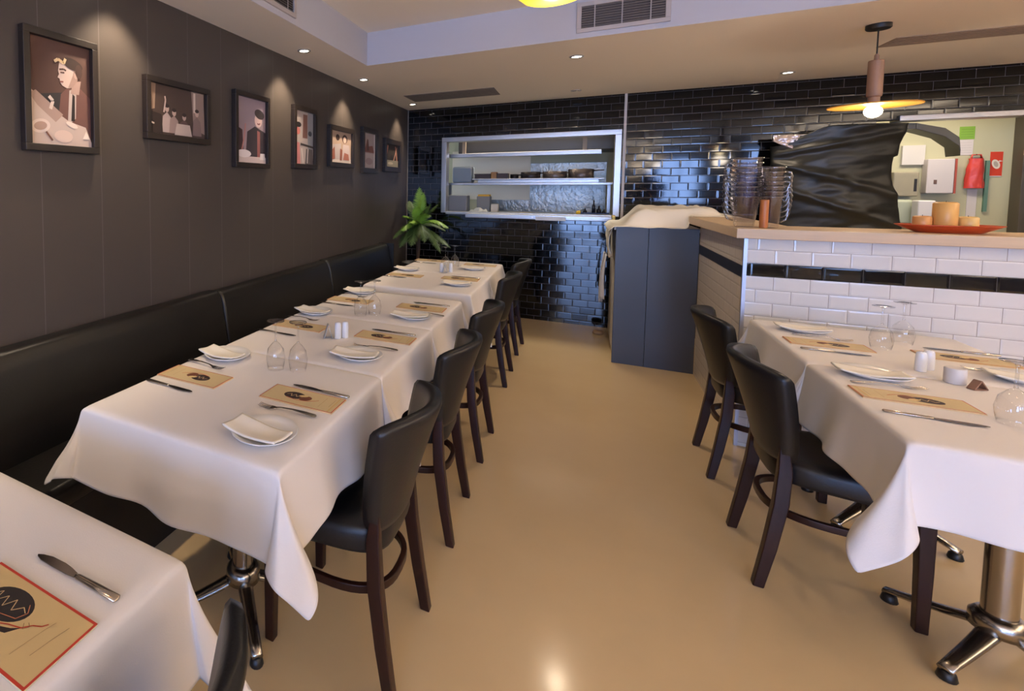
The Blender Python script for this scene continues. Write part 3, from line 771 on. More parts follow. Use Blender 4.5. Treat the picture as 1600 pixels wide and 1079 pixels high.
frame(1.80, 2.288, 1.687, 1.995, .030, img_group, 'landscape framed photo of a group of people, second from the left')
frame(2.53, 2.925, 1.575, 2.044, .030, img_man, 'framed photo of a smiling person in a dark jacket and hat')
frame(3.262, 3.628, 1.590, 2.056, .035, img_kitchen, 'tall framed photo of kitchen scene, fourth along the charcoal wall')
frame(3.87, 4.395, 1.623, 1.975, .040, img_women, 'framed photo of two seated people in pale dresses')
frame(4.607, 5.028, 1.588, 2.032, .050, img_bottle, 'tall narrow looking framed pale still life photo, sixth along wall')
frame(5.242, 5.79, 1.619, 1.974, .055, img_candles, 'last framed photo, dark with slanting candles, beside the tiled wall')

# ------------------------------------------------------------------ ceiling fittings
M_EMW = mat('downlight_glow', (255, 250, 238), .5, emit=(255, 244, 224), estr=14)
M_EMD = mat('downlight_off', (120, 112, 104), .5)
M_CHR2 = mat('downlight_ring', (206, 200, 192), .35, .7)
def downlight(x, y, z, on, energy, label, spot=95, size=.03, blend=.6):
    g = empty('downlight', (x, y, z), label=label, cat='ceiling light', group='recessed downlights')
    MB().lathe([(.030, -.001), (.032, -.006), (.044, -.006), (.046, 0), (.030, 0)], 28).build('trim_ring', M_CHR2, g, smooth=True)
    MB().lathe([(.0305, 0), (.0305, -.003), (.001, -.0035)], 24).build('lens', M_EMW if on else M_EMD, g)
    if on and energy:
        light('downlight_lamp', 'SPOT', (x, y, z - .012), energy, WARM, (0, math.radians(14 if x < -1.6 else 0), 0), spot_size=math.radians(spot), spot_blend=blend, shadow_soft_size=size)
DL = 38
wl = [(-1.665, .62), (-1.665, 1.62), (-1.665, 3.115), (-1.660, 4.20), (-1.672, 5.72)]
lab = ['lit downlight by the charcoal wall above the nearest banquette stretch', 'lit downlight by the charcoal wall above the largest picture', 'lit downlight in left ceiling border, nearer of the two bright ones',
       'lit downlight in left ceiling border just before the corner', 'small downlight nearest the corner of charcoal and tiled walls']
for (x, y), l in zip(wl, lab): downlight(x, y, ZC, True, DL * (1.3 if y < 5 else .9), l, 82, .03, .7)
downlight(-0.063, 4.235, ZC, True, DL * 1.5, 'bright downlight above the aisle near the ceiling vent', 120, .04, .9)
downlight(-0.081, 5.70, ZC, False, 0, 'unlit small downlight close to the tiled wall by serving hatch')
downlight(1.409, 5.69, ZC, True, DL * .5, 'lit downlight close to the tiled wall behind the counter', 120, .04, .9)
downlight(2.62, 4.235, ZC, True, DL * 1.2, 'lit downlight over the right end of the counter', 120, .04, .9)
# wall/ceiling grilles
def grille(name, cx, cz, w, h, mtx, label, nb=3):
    g = empty(name, (0, 0, 0), label=label, cat='vent', group='air conditioning grilles')
    g.matrix_world = mtx
    b = MB(); f = .026
    b.box(-w / 2, w / 2, -.012, 0, 0, f); b.box(-w / 2, w / 2, -.012, 0, h - f, h); b.box(-w / 2, -w / 2 + f, -.012, 0, f, h - f); b.box(w / 2 - f, w / 2, -.012, 0, f, h - f)
    b.build('grille_frame', mat('grille_frame', (176, 166, 162), .5), g, bevel=.002)
    MB().box(-w / 2 + f, w / 2 - f, -.001, .0, f, h - f).build('backing', M_DARKV, g)
    n = 9
    b = MB()
    for k in range(n):
        z = f + (k + .5) * (h - 2 * f) / n
        b.add([(-w / 2 + f, -.010, z - .004), (w / 2 - f, -.010, z - .004), (w / 2 - f, -.003, z + .004), (-w / 2 + f, -.003, z + .004),
               (-w / 2 + f, -.009, z - .0025), (w / 2 - f, -.009, z - .0025), (w / 2 - f, -.002, z + .0055), (-w / 2 + f, -.002, z + .0055)],
              [(0, 1, 2, 3), (7, 6, 5, 4), (0, 4, 5, 1), (3, 2, 6, 7), (0, 3, 7, 4), (1, 5, 6, 2)])
    b.build('louvres', mat('louvre', (128, 118, 112), .5), g)
    for k in range(nb):
        x = -w / 2 + f + (k + .5) * (w - 2 * f) / nb
        MB().box(x - .003, x + .003, -.0125, -.0105, f, h - f).build('mullion', mat('louvre_bar', (160, 152, 150), .5), g)
grille('ceiling_vent', 0, 0, .475, .185, Matrix.Translation((.175, 3.743, 2.412)), 'louvred vent on the back face of the ceiling step')
grille('ceiling_vent', 0, 0, .50, .170, Matrix.Translation((-1.453, 2.355, 2.414)) @ Matrix.Rotation(PI / 2, 4, 'Z'), 'louvred vent on the left face of the ceiling step')
def hatch(x0, x1, y0, y1, label, col):
    b = MB(); b.box(x0, x1, y0, y1, ZC - .004, ZC)
    o = tag(b.build('slot_diffuser', mat('slot_%d' % col[0], col, .7), bevel=.001), label, 'air vent')
    b = MB()
    for k in range(1, 5): y = y0 + (y1 - y0) * k / 5; b.box(x0 + .02, x1 - .02, y - .003, y + .003, ZC - .006, ZC - .004)
    b.build('slots', mat('slotd_%d' % col[0], tuple(int(c * .85) for c in col), .7), o)
hatch(-1.60, -0.74, 5.14, 5.56, 'flat grey rectangular air vent in the far left ceiling', (128, 118, 112))
hatch(1.66, 3.4, 4.72, 4.98, 'long flat tan grey air vent in the ceiling by pendant', (158, 138, 122))

# pendants
M_BULB = mat('bulb_glow', (255, 244, 214), .3, emit=(255, 232, 186), estr=22)
M_AMB = mat('amber_metal_disc', (222, 158, 62), .4, .2)
def pendant():
    g = empty('pendant_lamp', cat='pendant lamp')
    MB().lathe([(.052, 0), (.052, -.022), (.046, -.03), (.01, -.03)], 28).build('ceiling_rose', M_BLACK, g, smooth=False, bevel=.002)
    MB().tube([(0, 0, -.03), (0, 0, -.205)], .0035, 8).build('cord', M_BLACK, g)
    MB().lathe([(.004, -.165), (.010, -.175), (.010, -.20), (.030, -.203), (.032, -.21), (.032, -.40), (.030, -.408), (.024, -.412), (.024, -.455)], 28).build('timber_holder', M_WALN, g, smooth=False, bevel=.002)
    MB().lathe([(.030, -.452), (.185, -.457), (.187, -.461), (.185, -.464), (.030, -.462)], 48).build('disc_shade', M_AMB, g, smooth=False)
    MB().lathe([(.016, -.462), (.024, -.466), (.034, -.478), (.038, -.492), (.034, -.510), (.020, -.524), (.002, -.530)], 24).build('bulb', M_BULB, g, smooth=True)
    return g
PK = Kind(pendant)
PL = [((1.435, 4.29, ZC), 7, 'lit pendant with timber holder and thin amber disc above the counter'),
      ((0.95, 1.2, 2.628), 3.5, 'amber disc pendant hanging over the near end of right table'), ((2.6, 2.46, 2.628), 5, 'amber disc pendant hanging in the right of the raised ceiling'),  # this and the later pendants are out of view, added as fill light
      ((-0.9, 0.2, 2.628), 3, 'amber disc pendant hanging over the nearest left table'), ((1.4, -1.8, 2.628), 10, 'amber disc pendant hanging behind the viewer, toward the street'),
      ((-0.5, -2.6, 2.628), 10, 'amber disc pendant hanging nearest to the street windows')]
for loc, e, l in PL:
    PK.put(loc, 0, l, 'amber disc pendant lamps')
    light('pendant_bulb', 'POINT', (loc[0], loc[1], loc[2] - .61), e, SOFTW, shadow_soft_size=.07)

g = empty('bowl_pendant', (-.13, 2.5, 2.628), 0, 'yellow glowing bowl pendant at the top edge of the raised ceiling', 'pendant lamp')
MB().lathe([(.05, 0), (.05, -.02), (.01, -.028)], 24).build('ceiling_rose', M_BLACK, g, bevel=.002)
MB().tube([(0, 0, -.02), (0, 0, -.32)], .0035, 8).build('cord', M_BLACK, g)
MB().lathe([(.012, -.29), (.03, -.31), (.145, -.316), (.150, -.325), (.145, -.345), (.115, -.372), (.060, -.389), (.001, -.393)], 40).build('bowl_shade', mat('glowing_amber_glass', (240, 200, 60), .3, emit=(255, 205, 50), estr=1.6), g, smooth=True)
light('pendant_bulb', 'POINT', (-.13, 2.5, 2.16), 6, SOFTW, shadow_soft_size=.07)
# unseen wall lamps added on right and street walls to brighten the ceiling
def added_sconce():
    g = empty('wall_lamp', cat='wall lamp')
    MB().box(-.02, 0, -.05, .05, -.09, .09).build('back_plate', M_BLACK, g, bevel=.003)
    MB().lathe([(.03, -.05), (.10, .03), (.115, .055), (.11, .055), (.028, -.045)], 24, (-.13, 0, 0)).build('bowl_shade', M_AMB, g, smooth=True)
    MB().lathe([(.02, -.03), (.03, -.01), (.03, .02), (.001, .04)], 16, (-.13, 0, 0)).build('bulb', M_BULB, g, smooth=True)
    return g
SK = Kind(added_sconce)
for k, (x, y, rz) in enumerate(((4.6, 2.9, 0), (4.6, 0.9, 0), (4.6, -1.1, 0), (4.6, -3.1, 0), (1.26, -5.0, -PI / 2), (-1.1, -5.0, -PI / 2), (4.6, 5.0, 0))):
    SK.put((x, y, 1.80), rz, ['amber bowl wall lamp on the right wall nearest the counter', 'amber bowl wall lamp, second from the counter on right wall', 'amber bowl wall lamp, third from the counter on right wall',
                              'amber bowl wall lamp on the right wall nearest the street', 'amber bowl wall lamp on the street wall between door and window', 'amber bowl wall lamp on the street wall left of the door', 'amber bowl wall lamp behind the counter by the tiled wall'][k], 'amber bowl wall lamps')
    off = Vector((-.13, 0, .07)) if x > 4 else Vector((0, .13, .07))
    light('wall_lamp_light', 'SPOT', (x + off.x, y + off.y, 1.80 + off.z), 150 if k == 6 else 440, (1.0, 0.90, 0.78), (PI, 0, 0), spot_size=math.radians(165), spot_blend=.8, shadow_soft_size=.06)

# ------------------------------------------------------------------ tables and cloths
TOPZ = .757
def table_base(w, d):
    g = empty('pedestal_table', cat='table')
    MB().box(-w / 2 + .008, w / 2 - .008, -d / 2 + .008, d / 2 - .008, .730, TOPZ - .0015).build('tabletop', M_WOOD, g, bevel=.004)
    MB().lathe([(.036, .115), (.036, .700), (.09, .712), (.09, .7299)], 28).build('pole', M_CHROME, g, smooth=False, bevel=.002)
    MB().lathe([(.060, .10), (.058, .135), (.046, .150), (.036, .152)], 28).build('collar', M_CHROME, g, smooth=True)
    for a in (45, 135, 225, 315):
        c, s = math.cos(math.radians(a)), math.sin(math.radians(a))
        rings = []
        for t in (0, .12, .35, .6, .85, 1.0):
            r = .02 + .225 * t; zc = .112 - .078 * t ** .8; hw = .027 * (1 - .35 * t); hh = .015 * (1 - .35 * t)
            ring = []
            for q in range(10):
                th = 2 * PI * q / 10
                ring.append((c * r - s * hw * math.cos(th), s * r + c * hw * math.cos(th), zc + hh * math.sin(th)))
            rings.append(ring)
        leg = MB().loft(rings).build('foot', M_CHROME, g, smooth=True)
        MB().lathe([(.020, 0), (.022, .004), (.018, .022), (.010, .030)], 14, (c * .232, s * .232, 0)).build('glide', M_BLACK, leg, smooth=True)
    return g
def cloth(x0, x1, y0, y1, drop, seed, corner, ky):
    """linen square over the table: flat top, straight drops, corner cones; corner = outward (x,y) direction per corner"""
    w, d = x1 - x0, y1 - y0; cx, cy = (x0 + x1) / 2, (y0 + y1) / 2
    N = 56
    def axis(L):
        hl = L / 2; out = []
        nd = 16; nm = 18
        out = [-hl - drop * (1 - i / nd) for i in range(nd)] + [-hl + L * i / nm for i in range(nm + 1)] + [hl + drop * (i + 1) / nd for i in range(nd)]
        return out
    U, V = axis(w), axis(d)
    rnd = random.Random(seed); ph = [rnd.uniform(0, 6.28) for _ in range(8)]
    def pt(u, v):
        a = abs(u) - w / 2; b_ = abs(v) - d / 2; sx = 1 if u > 0 else -1; sy = 1 if v > 0 else -1
        X = max(-w / 2, min(w / 2, u)); Y = max(-d / 2, min(d / 2, v))
        if a <= 1e-9 and b_ <= 1e-9:
            return (cx + X, cy + Y, .760 + .0)
        if b_ <= 1e-9:
            k = 1 - math.exp(-a / .012)
            # hang: gentle waves, flare out a little, weaker near the corners
            e = 1 - abs(v) / (d / 2); wv = (math.sin(v * 19 + ph[0]) * .5 + math.sin(v * 33 + ph[1]) * .3) * .020 * (a / drop) ** 1.3 * min(1, e * 4)
            off = .004 * k + .032 * (a / drop) ** 1.5 * ky[0] + wv * ky[0]
            return (cx + sx * (w / 2 + max(.001, off)), cy + Y, .760 - a * .99 + .0)
        if a <= 1e-9:
            k = 1 - math.exp(-b_ / .012)
            e = 1 - abs(u) / (w / 2); wv = (math.sin(u * 17 + ph[2]) * .5 + math.sin(u * 29 + ph[3]) * .3) * .020 * (b_ / drop) ** 1.3 * min(1, e * 4)
            kk = ky[1] if sy < 0 else ky[2]
            off = .004 * k + .032 * (b_ / drop) ** 1.5 * kk + wv * kk
            return (cx + X, cy + sy * (d / 2 + max(.001, off)), .760 - b_ * .99)
        r = math.hypot(a, b_); th = math.atan2(b_, a) / (PI / 2)
        ix = (0 if sx < 0 else 1) + (0 if sy < 0 else 2)
        dx, dy, kf = corner[ix]
        D = Vector((dx, dy)).normalized(); Lv = Vector((-D.y, D.x))
        if Lv.dot(Vector((0, -sy))) < 0: Lv = -Lv
        c = kf * .30 * r * min(1, .35 + r / drop * .65)
        phi = 2 * PI * th
        P2 = D * (c * (1 - math.cos(phi))) * 1.05 + Lv * (c * math.sin(phi)) * 1.0
        P2 += D * (.010 * math.sin(3 * phi) * r / drop) * math.sin(PI * th)
        kk = ky[1] if sy < 0 else ky[2]
        ox = .032 * (min(1.4, r / drop)) ** 1.5 * ky[0] * (1 - th) + .002
        oy = .032 * (min(1.4, r / drop)) ** 1.5 * kk * th + .002
        X2 = sx * (w / 2 + ox) + P2.x; Y2 = sy * (d / 2 + oy) + P2.y
        if abs(Y2) < d / 2 + .001 and sx * X2 < w / 2 + .002: X2 = sx * (w / 2 + .002)
        return (cx + X2, cy + Y2, .760 - r * (1 + CF.get(seed, .06) * math.sin(th * PI)))
    vs = [pt(u, v) for u in U for v in V]; n = len(V)
    fs = [(i * n + j, (i + 1) * n + j, (i + 1) * n + j + 1, i * n + j + 1) for i in range(len(U) - 1) for j in range(n - 1)]
    b = MB(); b.add(vs, fs)
    o = b.build('tablecloth', M_CLOTH, smooth=True, recalc=False)
    sm = o.modifiers.new('sub', 'SUBSURF'); sm.levels = 1; sm.render_levels = 1
    so = o.modifiers.new('solid', 'SOLIDIFY'); so.thickness = .0018; so.offset = -1
    return o
CF = {2: -.17, 1: -.05, 7: .12}
TB = Kind(lambda: table_base(.70, .70))
OUT = .62
#          x0,x1,y0,y1, seed, corners [(-x-y),(+x-y),(-x+y),(+x+y)], ky (side, near, far), labels
tables = [
 (-1.335, -.618, -.03, .688, 1, [(-.7, -.7, .5), (.7, -.7, .5), (-.5, .5, .4), (.5, .4, .45)], (1, 1, 1), 'nearest table at the bottom left corner under a white cloth', 'white cloth on the nearest table in the bottom left corner'),
 (-1.338, -.616, 1.027, 1.748, 2, [(-.75, -.35, .45), (.75, -.45, .62), (-.3, .1, .3), (.8, -.35, .4)], (1, 1.1, .06), 'front table of the long left row, steel foot showing below', 'white cloth on the front table of the long left row'),
 (-1.335, -.614, 1.752, 2.466, 3, [(-.3, .1, .3), (.85, .35, .62), (-.3, -.1, .3), (.8, -.35, .4)], (1, .06, .06), 'middle table of the long left row under white linen', 'white cloth on the middle table of the long left row'),
 (-1.330, -.614, 2.470, 3.185, 4, [(-.3, .1, .3), (.85, .35, .62), (-.3, .0, .2), (.85, -.3, .5)], (1, .06, .5), 'back table of the long left row next to the gap', 'white cloth on the back table of the long left row'),
 (-1.330, -.598, 3.395, 4.150, 5, [(-.4, .0, .2), (.7, .1, .55), (-.3, .0, .3), (.8, -.35, .4)], (1, .5, .06), 'near table of the farthest left pair, past the gap', 'white cloth on the near table of the farthest left pair'),
 (-1.330, -.600, 4.154, 4.915, 6, [(-.3, .1, .3), (.85, .35, .5), (-.5, .5, .3), (.6, .5, .5)], (1, .06, 1), 'farthest left table by the palm and the tiled wall', 'white cloth on the farthest left table by the palm'),
 (.785, 1.485, 2.022, 2.744, 7, [(-.42, -.42, .68), (.7, -.7, .5), (-.85, -.25, .4), (.8, -.3, .4)], (1, 1, .06), 'near table of the right hand pair on a steel pedestal', 'white cloth on the near table of the right hand pair'),
 (.785, 1.485, 2.750, 3.530, 8, [(-.85, .35, .62), (.8, .35, .5), (-.55, .4, .5), (.6, .3, .4)], (1, .06, .6), 'right hand table against the white tiled counter', 'white cloth on the right hand table against the tiled counter'),
]
for i, (x0, x1, y0, y1, sd, cr, ky, tl, cl) in enumerate(tables):
    TB.put(((x0 + x1) / 2, (y0 + y1) / 2, 0), 0, tl, 'pedestal tables')
    tag(cloth(x0, x1, y0, y1, .216, sd, cr, ky), cl, 'tablecloth', 'white tablecloths')

# ------------------------------------------------------------------ chairs (sitter faces -x)
def rect_loft(pts):
    return [[(x - hx, y - hy, z), (x + hx, y - hy, z), (x + hx, y + hy, z), (x - hx, y + hy, z)] for x, y, z, hx, hy in pts]
def chair():
    g = empty('dining_chair', cat='chair')
    # seat cushion : rounded trapezoid, domed
    def outline(k, n=40):
        out = []
        for i in range(n):
            t = 2 * PI * i / n; c, s = math.cos(t), math.sin(t)
            x = math.copysign(abs(c) ** .45, c); y = math.copysign(abs(s) ** .45, s)
            hw = .205 if x < 0 else .205 - .030 * x
            out.append((-.032 + x * .232 * k, y * hw * k))
        return out
    rings = []
    for k, z in ((.93, .388), (.985, .392), (1.0, .405), (1.0, .445), (.985, .462), (.94, .470), (.75, .476), (.4, .479), (.02, .480)):
        rings.append([(x, y, z) for x, y in outline(k)])
    MB().loft(rings).build('seat', M_LEATH, g, smooth=True)
    # backrest
    def bk(u, v, side):
        s = (u - .5) * 2
        z = .455 + v * .358
        hw = .176 + .040 * v ** .8
        xc = .190 + .105 * v ** 1.2
        sag = .024 + .078 * v ** .9
        th = .052 - .008 * v
        edge = (1 - abs(s) ** 6) ** .5 if abs(s) < 1 else 0
        topc = 1.0
        if v > .93: topc = max(0, 1 - ((v - .93) / .07) ** 2) ** .5
        if v < .06: topc = max(.2, (v / .06)) ** .5
        x = xc - sag * s * s + side * th / 2 * (.84 + .16 * edge) * (.60 + .40 * topc)
        zz = z - .016 * s * s * v * v - (.012 * abs(s) ** 8 * v ** 4) + (.018 * (s * s) * (1 - v) ** 3)
        return (x, s * hw, zz)
    n, m_ = 24, 20
    b = MB(); rings = []
    for j in range(m_ + 1):
        v = j / m_
        rings.append([bk(i / n, v, 1) for i in range(n + 1)] + [bk(1 - i / n, v, -1) for i in range(n + 1)])
    b.loft(rings)
    b.build('backrest', M_LEATH, g, smooth=True)
    # seam piping along the top edge
    MB().tube([bk(i / 20, .985, .55) for i in range(21)], .0022, 5).build('piping', mat('piping', (26, 24, 24), .5), g, smooth=True)
    for s in (-1, 1):
        MB().loft(rect_loft([(.232, s * .188, 0, .016, .017), (.205, s * .184, .15, .019, .018), (.180, s * .178, .32, .021, .018), (.172, s * .172, .44, .020, .015), (.178, s * .168, .56, .010, .008)])).build('leg', M_WOOD, g, bevel=.004)
        MB().loft(rect_loft([(-.168, s * .180, 0, .0155, .0155), (-.168, s * .178, .2, .018, .018), (-.166, s * .172, .402, .021, .021)])).build('leg', M_WOOD, g, bevel=.004)
    pts = []
    for i in range(44):
        t = 2 * PI * i / 44; c, s = math.cos(t), math.sin(t)
        pts.append((.0 + math.copysign(abs(c) ** .8, c) * .195, math.copysign(abs(s) ** .72, s) * .168, .265))
    rings = []
    N = len(pts)
    for i in range(N + 1):
        p = Vector(pts[i % N]); q = (Vector(pts[(i + 1) % N]) - Vector(pts[i - 1])).normalized(); nn = Vector((q.y, -q.x, 0))
        rings.append([tuple(p + nn * a + Vector((0, 0, c))) for a, c in ((-.009, -.013), (.009, -.013), (.009, .013), (-.009, .013))])
    MB().loft(rings, caps=False).build('stretcher_ring', M_WOOD, g, bevel=.003)
    return g
CH = Kind(chair)
XCL = -.655
for y, l, r in ((.42, 'chair cut off at the bottom edge beside the nearest table', .0), (1.505, 'nearest full chair in the left row, its dark blue back toward the aisle', .0),
                (2.235, 'second full chair in the left aisle row, behind the nearest one', .02), (2.965, 'third chair in the left row at the back table before the gap', .0),
                (4.125, 'fourth chair in the left row, at the near far-pair table', .0), (4.94, 'farthest chair in the left row, close to the black tiles', -.02)):
    CH.put((XCL if y < 3.5 else -.675, y, 0), r, l, 'black leather dining chairs')
for y, l, r in ((2.60, 'front chair on the right, pulled up to the near right table', PI), (3.395, 'black chair beside the tiled counter at the back right table', PI)):
    CH.put((.825, y, 0), r, l, 'black leather dining chairs')

# ------------------------------------------------------------------ table settings
Z = .7603
def mk_plate():
    g = tag(MB().lathe([(.055, 0), (.058, .003), (.075, .007), (.0915, .0165), (.0930, .0185), (.0920, .0195), (.074, .0105), (.055, .0065), (.001, .006)], 48).build('side_plate', M_PORC, smooth=True), None, 'plate')
    return g
def mk_napkin():
    def fn(u, v):
        x = (u - .5) * .185; y = (v - .5) * .085
        r = math.hypot(x, y)
        z = .0125 + .010 * (x / .0925) ** 2 + .005 * math.sin(u * 5.5) * (v - .4) + .002 * math.cos(v * 6)
        return (x, y, max(z, .0075 + .012 * (r / .09) ** 2))
    b = MB().grid(fn, 26, 14)
    return tag(b.build('folded_napkin', M_NAPK, smooth=True, solid=.0), None, 'napkin')
def mk_napkin2():
    o = mk_napkin(); s = o.modifiers.new('solid', 'SOLIDIFY'); s.thickness = .005; s.offset = 1
    return o
def mk_knife():
    g = empty('dinner_knife', cat='knife')
    rings = []
    for x, w, h in ((-.105, .004, .002), (-.102, .0085, .0038), (-.05, .0078, .0038), (-.006, .0062, .0034), (.0, .0045, .003)):
        rings.append([(x, w * math.cos(2 * PI * k / 12), .004 + h * math.sin(2 * PI * k / 12)) for k in range(12)])
    MB().loft(rings).build('handle', M_CUTL, g, smooth=True)
    up = [(0, .0045), (.02, .0065), (.06, .0068), (.09, .0062), (.103, .003)]; lo = [(.106, 0.0), (.095, -.005), (.075, -.0095), (.04, -.0105), (.02, -.0085), (0, -.0045)]
    P = up + lo; b = MB(); n = len(P)
    b.add([(x, y, .003) for x, y in P] + [(x, y, .0048) for x, y in P], [tuple(range(n)), tuple(range(2 * n - 1, n - 1, -1))] + [(i, (i + 1) % n, n + (i + 1) % n, n + i) for i in range(n)])
    b.build('blade', M_BLADE, g)
    return g
def mk_fork():
    b = MB(); rings = []
    for x, w, z in ((-.097, .004, .003), (-.093, .0095, .004), (-.06, .0085, .0075), (-.02, .0045, .010), (.02, .0032, .0085), (.038, .006, .0045), (.046, .0115, .003), (.056, .0125, .0026)):
        rings.append([(x, -w, z), (x, w, z), (x, w, z + .002), (x, -w, z + .002)])
    b.loft(rings)
    for k in range(4):
        y = (k - 1.5) * .0069
        b.loft([[(x, y - ww, z), (x, y + ww, z), (x, y + ww, z + .0018), (x, y - ww, z + .0018)] for x, ww, z in ((.055, .0020, .0026), (.070, .0018, .0030), (.086, .0015, .0052), (.096, .0008, .0085))])
    return tag(b.build('dinner_fork', M_CUTL, bevel=.0008), None, 'fork')
def menu(g, w, d, big=False):
    """menu card lying with its top edge toward -y ; w along x (long), d along y"""
    b = MB(); b.box(-w / 2, w / 2, -d / 2, d / 2, 0, .0015, flat((214, 186, 140)))
    b.box(-w / 2 + .001, w / 2 - .001, -d / 2 + .001, d / 2 - .001, .0017, .0040, flat((214, 186, 140)))
    b.build('card', None, g)
    e = .0042
    sh = [('rect', -w / 2 + .001, -d / 2 + .001, w / 2 - .001, d / 2 - .001, (190, 62, 44)), ('rect', -w / 2 + .004, -d / 2 + .004, w / 2 - .004, d / 2 - .004, (208, 186, 140)),
          ('ell', -.030, .004, .038, .026, .0, (52, 36, 34)), ('ell', .012, -.002, .022, .018, .5, (110, 62, 40)), ('ell', .0, .012, .016, .008, .4, (222, 194, 134)),
          ('line', [(-.058, .002), (-.045, .012), (-.038, -.006), (-.028, .012), (-.020, -.004), (-.010, .010), (-.002, 0)], .0022, (206, 176, 130)),
          ('line', [(-.05, -.018), (-.01, -.026), (.03, -.018), (.05, -.004), (.058, .004)], .0026, (186, 62, 40)),
          ('line', [(.075, -d * .32), (.075, d * .30)], .0010, (176, 140, 92)), ('line', [(.105, -d * .20), (.105, d * .28)], .0010, (150, 112, 76)), ('rect', w / 2 - .018, -d / 2 + .004, w / 2 - .014, d / 2 - .004, (206, 174, 112))]
    canvas('printed_cover', sh, g, Matrix.Translation((0, 0, e)), lift=.00012)
    return g
def mk_menu(): return menu(empty('menu_card', cat='menu'), .262, .118)
def mk_wine():
    g = empty('wine_glass', cat='glass')   # upside down
    MB().lathe([(.030, 0), (.0295, .0), (.0345, .025), (.0365, .045), (.030, .078), (.014, .098), (.0045, .106), (.0040, .112)], 28, caps=False).build('bowl', M_GLASS, g, smooth=True)
    MB().lathe([(.0040, .104), (.0036, .13), (.0036, .168), (.0060, .178)], 14).build('stem', M_GLASS, g, smooth=True)
    MB().lathe([(.0060, .176), (.020, .1815), (.0335, .1835), (.0335, .185), (.020, .1845), (.001, .1855)], 28).build('base', M_GLASS, g, smooth=True)
    return g
def mk_shaker():
    g = empty('salt_shaker', cat='shaker')
    rings = []
    for z, k in ((0, .93), (.003, 1), (.05, .97), (.066, .90), (.072, .75), (.075, .3)):
        rings.append([(.0155 * k * math.cos(t) * (1 + .0 * z), .0155 * k * math.sin(t), z) for t in [2 * PI * i / 24 for i in range(24)]])
    MB().loft(rings).build('shaker_body', M_PORC, g, smooth=True)
    b = MB()
    for a in range(5): b.lathe([(.0010, .0738), (.0010, .0752)], 6, (.005 * math.cos(a * 1.256), .005 * math.sin(a * 1.256), 0))
    b.build('holes', M_BLACK, g)
    return g
def mk_tent():
    g = empty('table_tent', cat='table sign')
    mm = mat('pewter_card', (176, 180, 182), .35, .5)
    for s in (-1, 1):
        b = MB(); b.add([(s * .020, -.022, 0), (s * .020, .022, 0), (s * .002, .022, .062), (s * .002, -.022, .062), (s * .0175, -.022, 0), (s * .0175, .022, 0), (s * -.0005, .022, .062), (s * -.0005, -.022, .062)],
                            [(0, 1, 2, 3), (7, 6, 5, 4), (0, 4, 5, 1), (3, 2, 6, 7), (0, 3, 7, 4), (1, 5, 6, 2)])
        b.build('leaf', mm, g)
    return g
KP, KN, KK, KF, KM, KW, KS, KT = (Kind(f) for f in (mk_plate, mk_napkin2, mk_knife, mk_fork, mk_menu, mk_wine, mk_shaker, mk_tent))
G = {'side_plate': 'white side plates', 'nap': 'folded napkins', 'knife': 'dinner knives', 'fork': 'dinner forks', 'menu': 'menu cards', 'glass': 'upturned wine glasses'}
def place(side, xm, ym, where, plate=None, knife=None, fork=None, nap=True, napr=0.0, mrot=0.0):
    """side 'a': guest sits at +x facing -x ; side 'b': guest sits at -x facing +x"""
    d = 0 if side == 'a' else PI
    KM.put((xm, ym, Z), d + mrot, 'cream menu card with dark round emblem, ' + where, G['menu'])
    if knife: KK.put((knife[0], knife[1], Z), d + PI + random.uniform(-.03, .03), 'steel dinner knife beside the menu, ' + where, G['knife'])
    if fork: KF.put((fork[0], fork[1], Z), d + PI + fork[2], 'steel dinner fork between menu and plate, ' + where, G['fork'])
    if plate:
        KP.put((plate[0], plate[1], Z), 0, 'round white side plate, ' + where, G['side_plate'])
        if nap: KN.put((plate[0] - .012, plate[1] - .022, Z + .001), napr, 'folded cream napkin on a plate, ' + where, G['nap'])
place('a', -.768, 1.430, 'front left table, aisle side', (-.742, 1.162), (-.742, 1.512), (-.764, 1.322, .08), napr=-.12)
place('b', -1.197, 1.402, 'front left table, banquette side', (-1.225, 1.637), (-1.215, 1.287), (-1.240, 1.515, -.1), napr=-.15)
place('a', -.760, 2.215, 'middle left table, aisle side', (-.762, 1.905), (-.752, 2.312), (-.745, 2.045, .12), napr=.1)
place('b', -1.185, 2.190, 'middle left table, banquette side', (-1.240, 2.462), (-1.228, 2.030), (-1.245, 2.32, -.05), napr=-.2)
place('a', -.773, 2.872, 'back table of long left row, aisle side', (-.752, 2.633), (-.745, 2.987), (-.712, 2.735, .05), napr=.12)
place('b', -1.200, 2.850, 'back table of long left row, banquette side', (-1.225, 3.100), (-1.228, 2.712), (-1.235, 2.975, -.05), napr=.05)
place('b', -1.175, 3.890, 'near table of farthest pair, banquette side', (-1.232, 4.155), (-1.238, 3.778), None, napr=.0)
place('a', -.772, 3.940, 'near table of farthest pair, aisle side', (-.735, 3.690), (-.748, 4.025), None, napr=.1)
place('b', -1.215, 4.800, 'farthest left table, banquette side', None, (-1.22, 4.62), None)
place('a', -.760, 4.740, 'farthest left table, aisle side', (-.765, 4.455), None, None, napr=.1)
place('b', .945, 3.100, 'right table by the tiles, chair side', (.935, 3.340), (.930, 2.970), (.965, 3.225, -.15), napr=0.0)
place('b', .945, 2.430, 'near right table, chair side', (.935, 2.662), (.922, 2.253), (.935, 2.555, .15), napr=0.0)
place('a', 1.345, 3.110, 'right table by the tiles, far side', (1.385, 2.860), (1.385, 3.240), (1.360, 2.965, .2), napr=0.0)
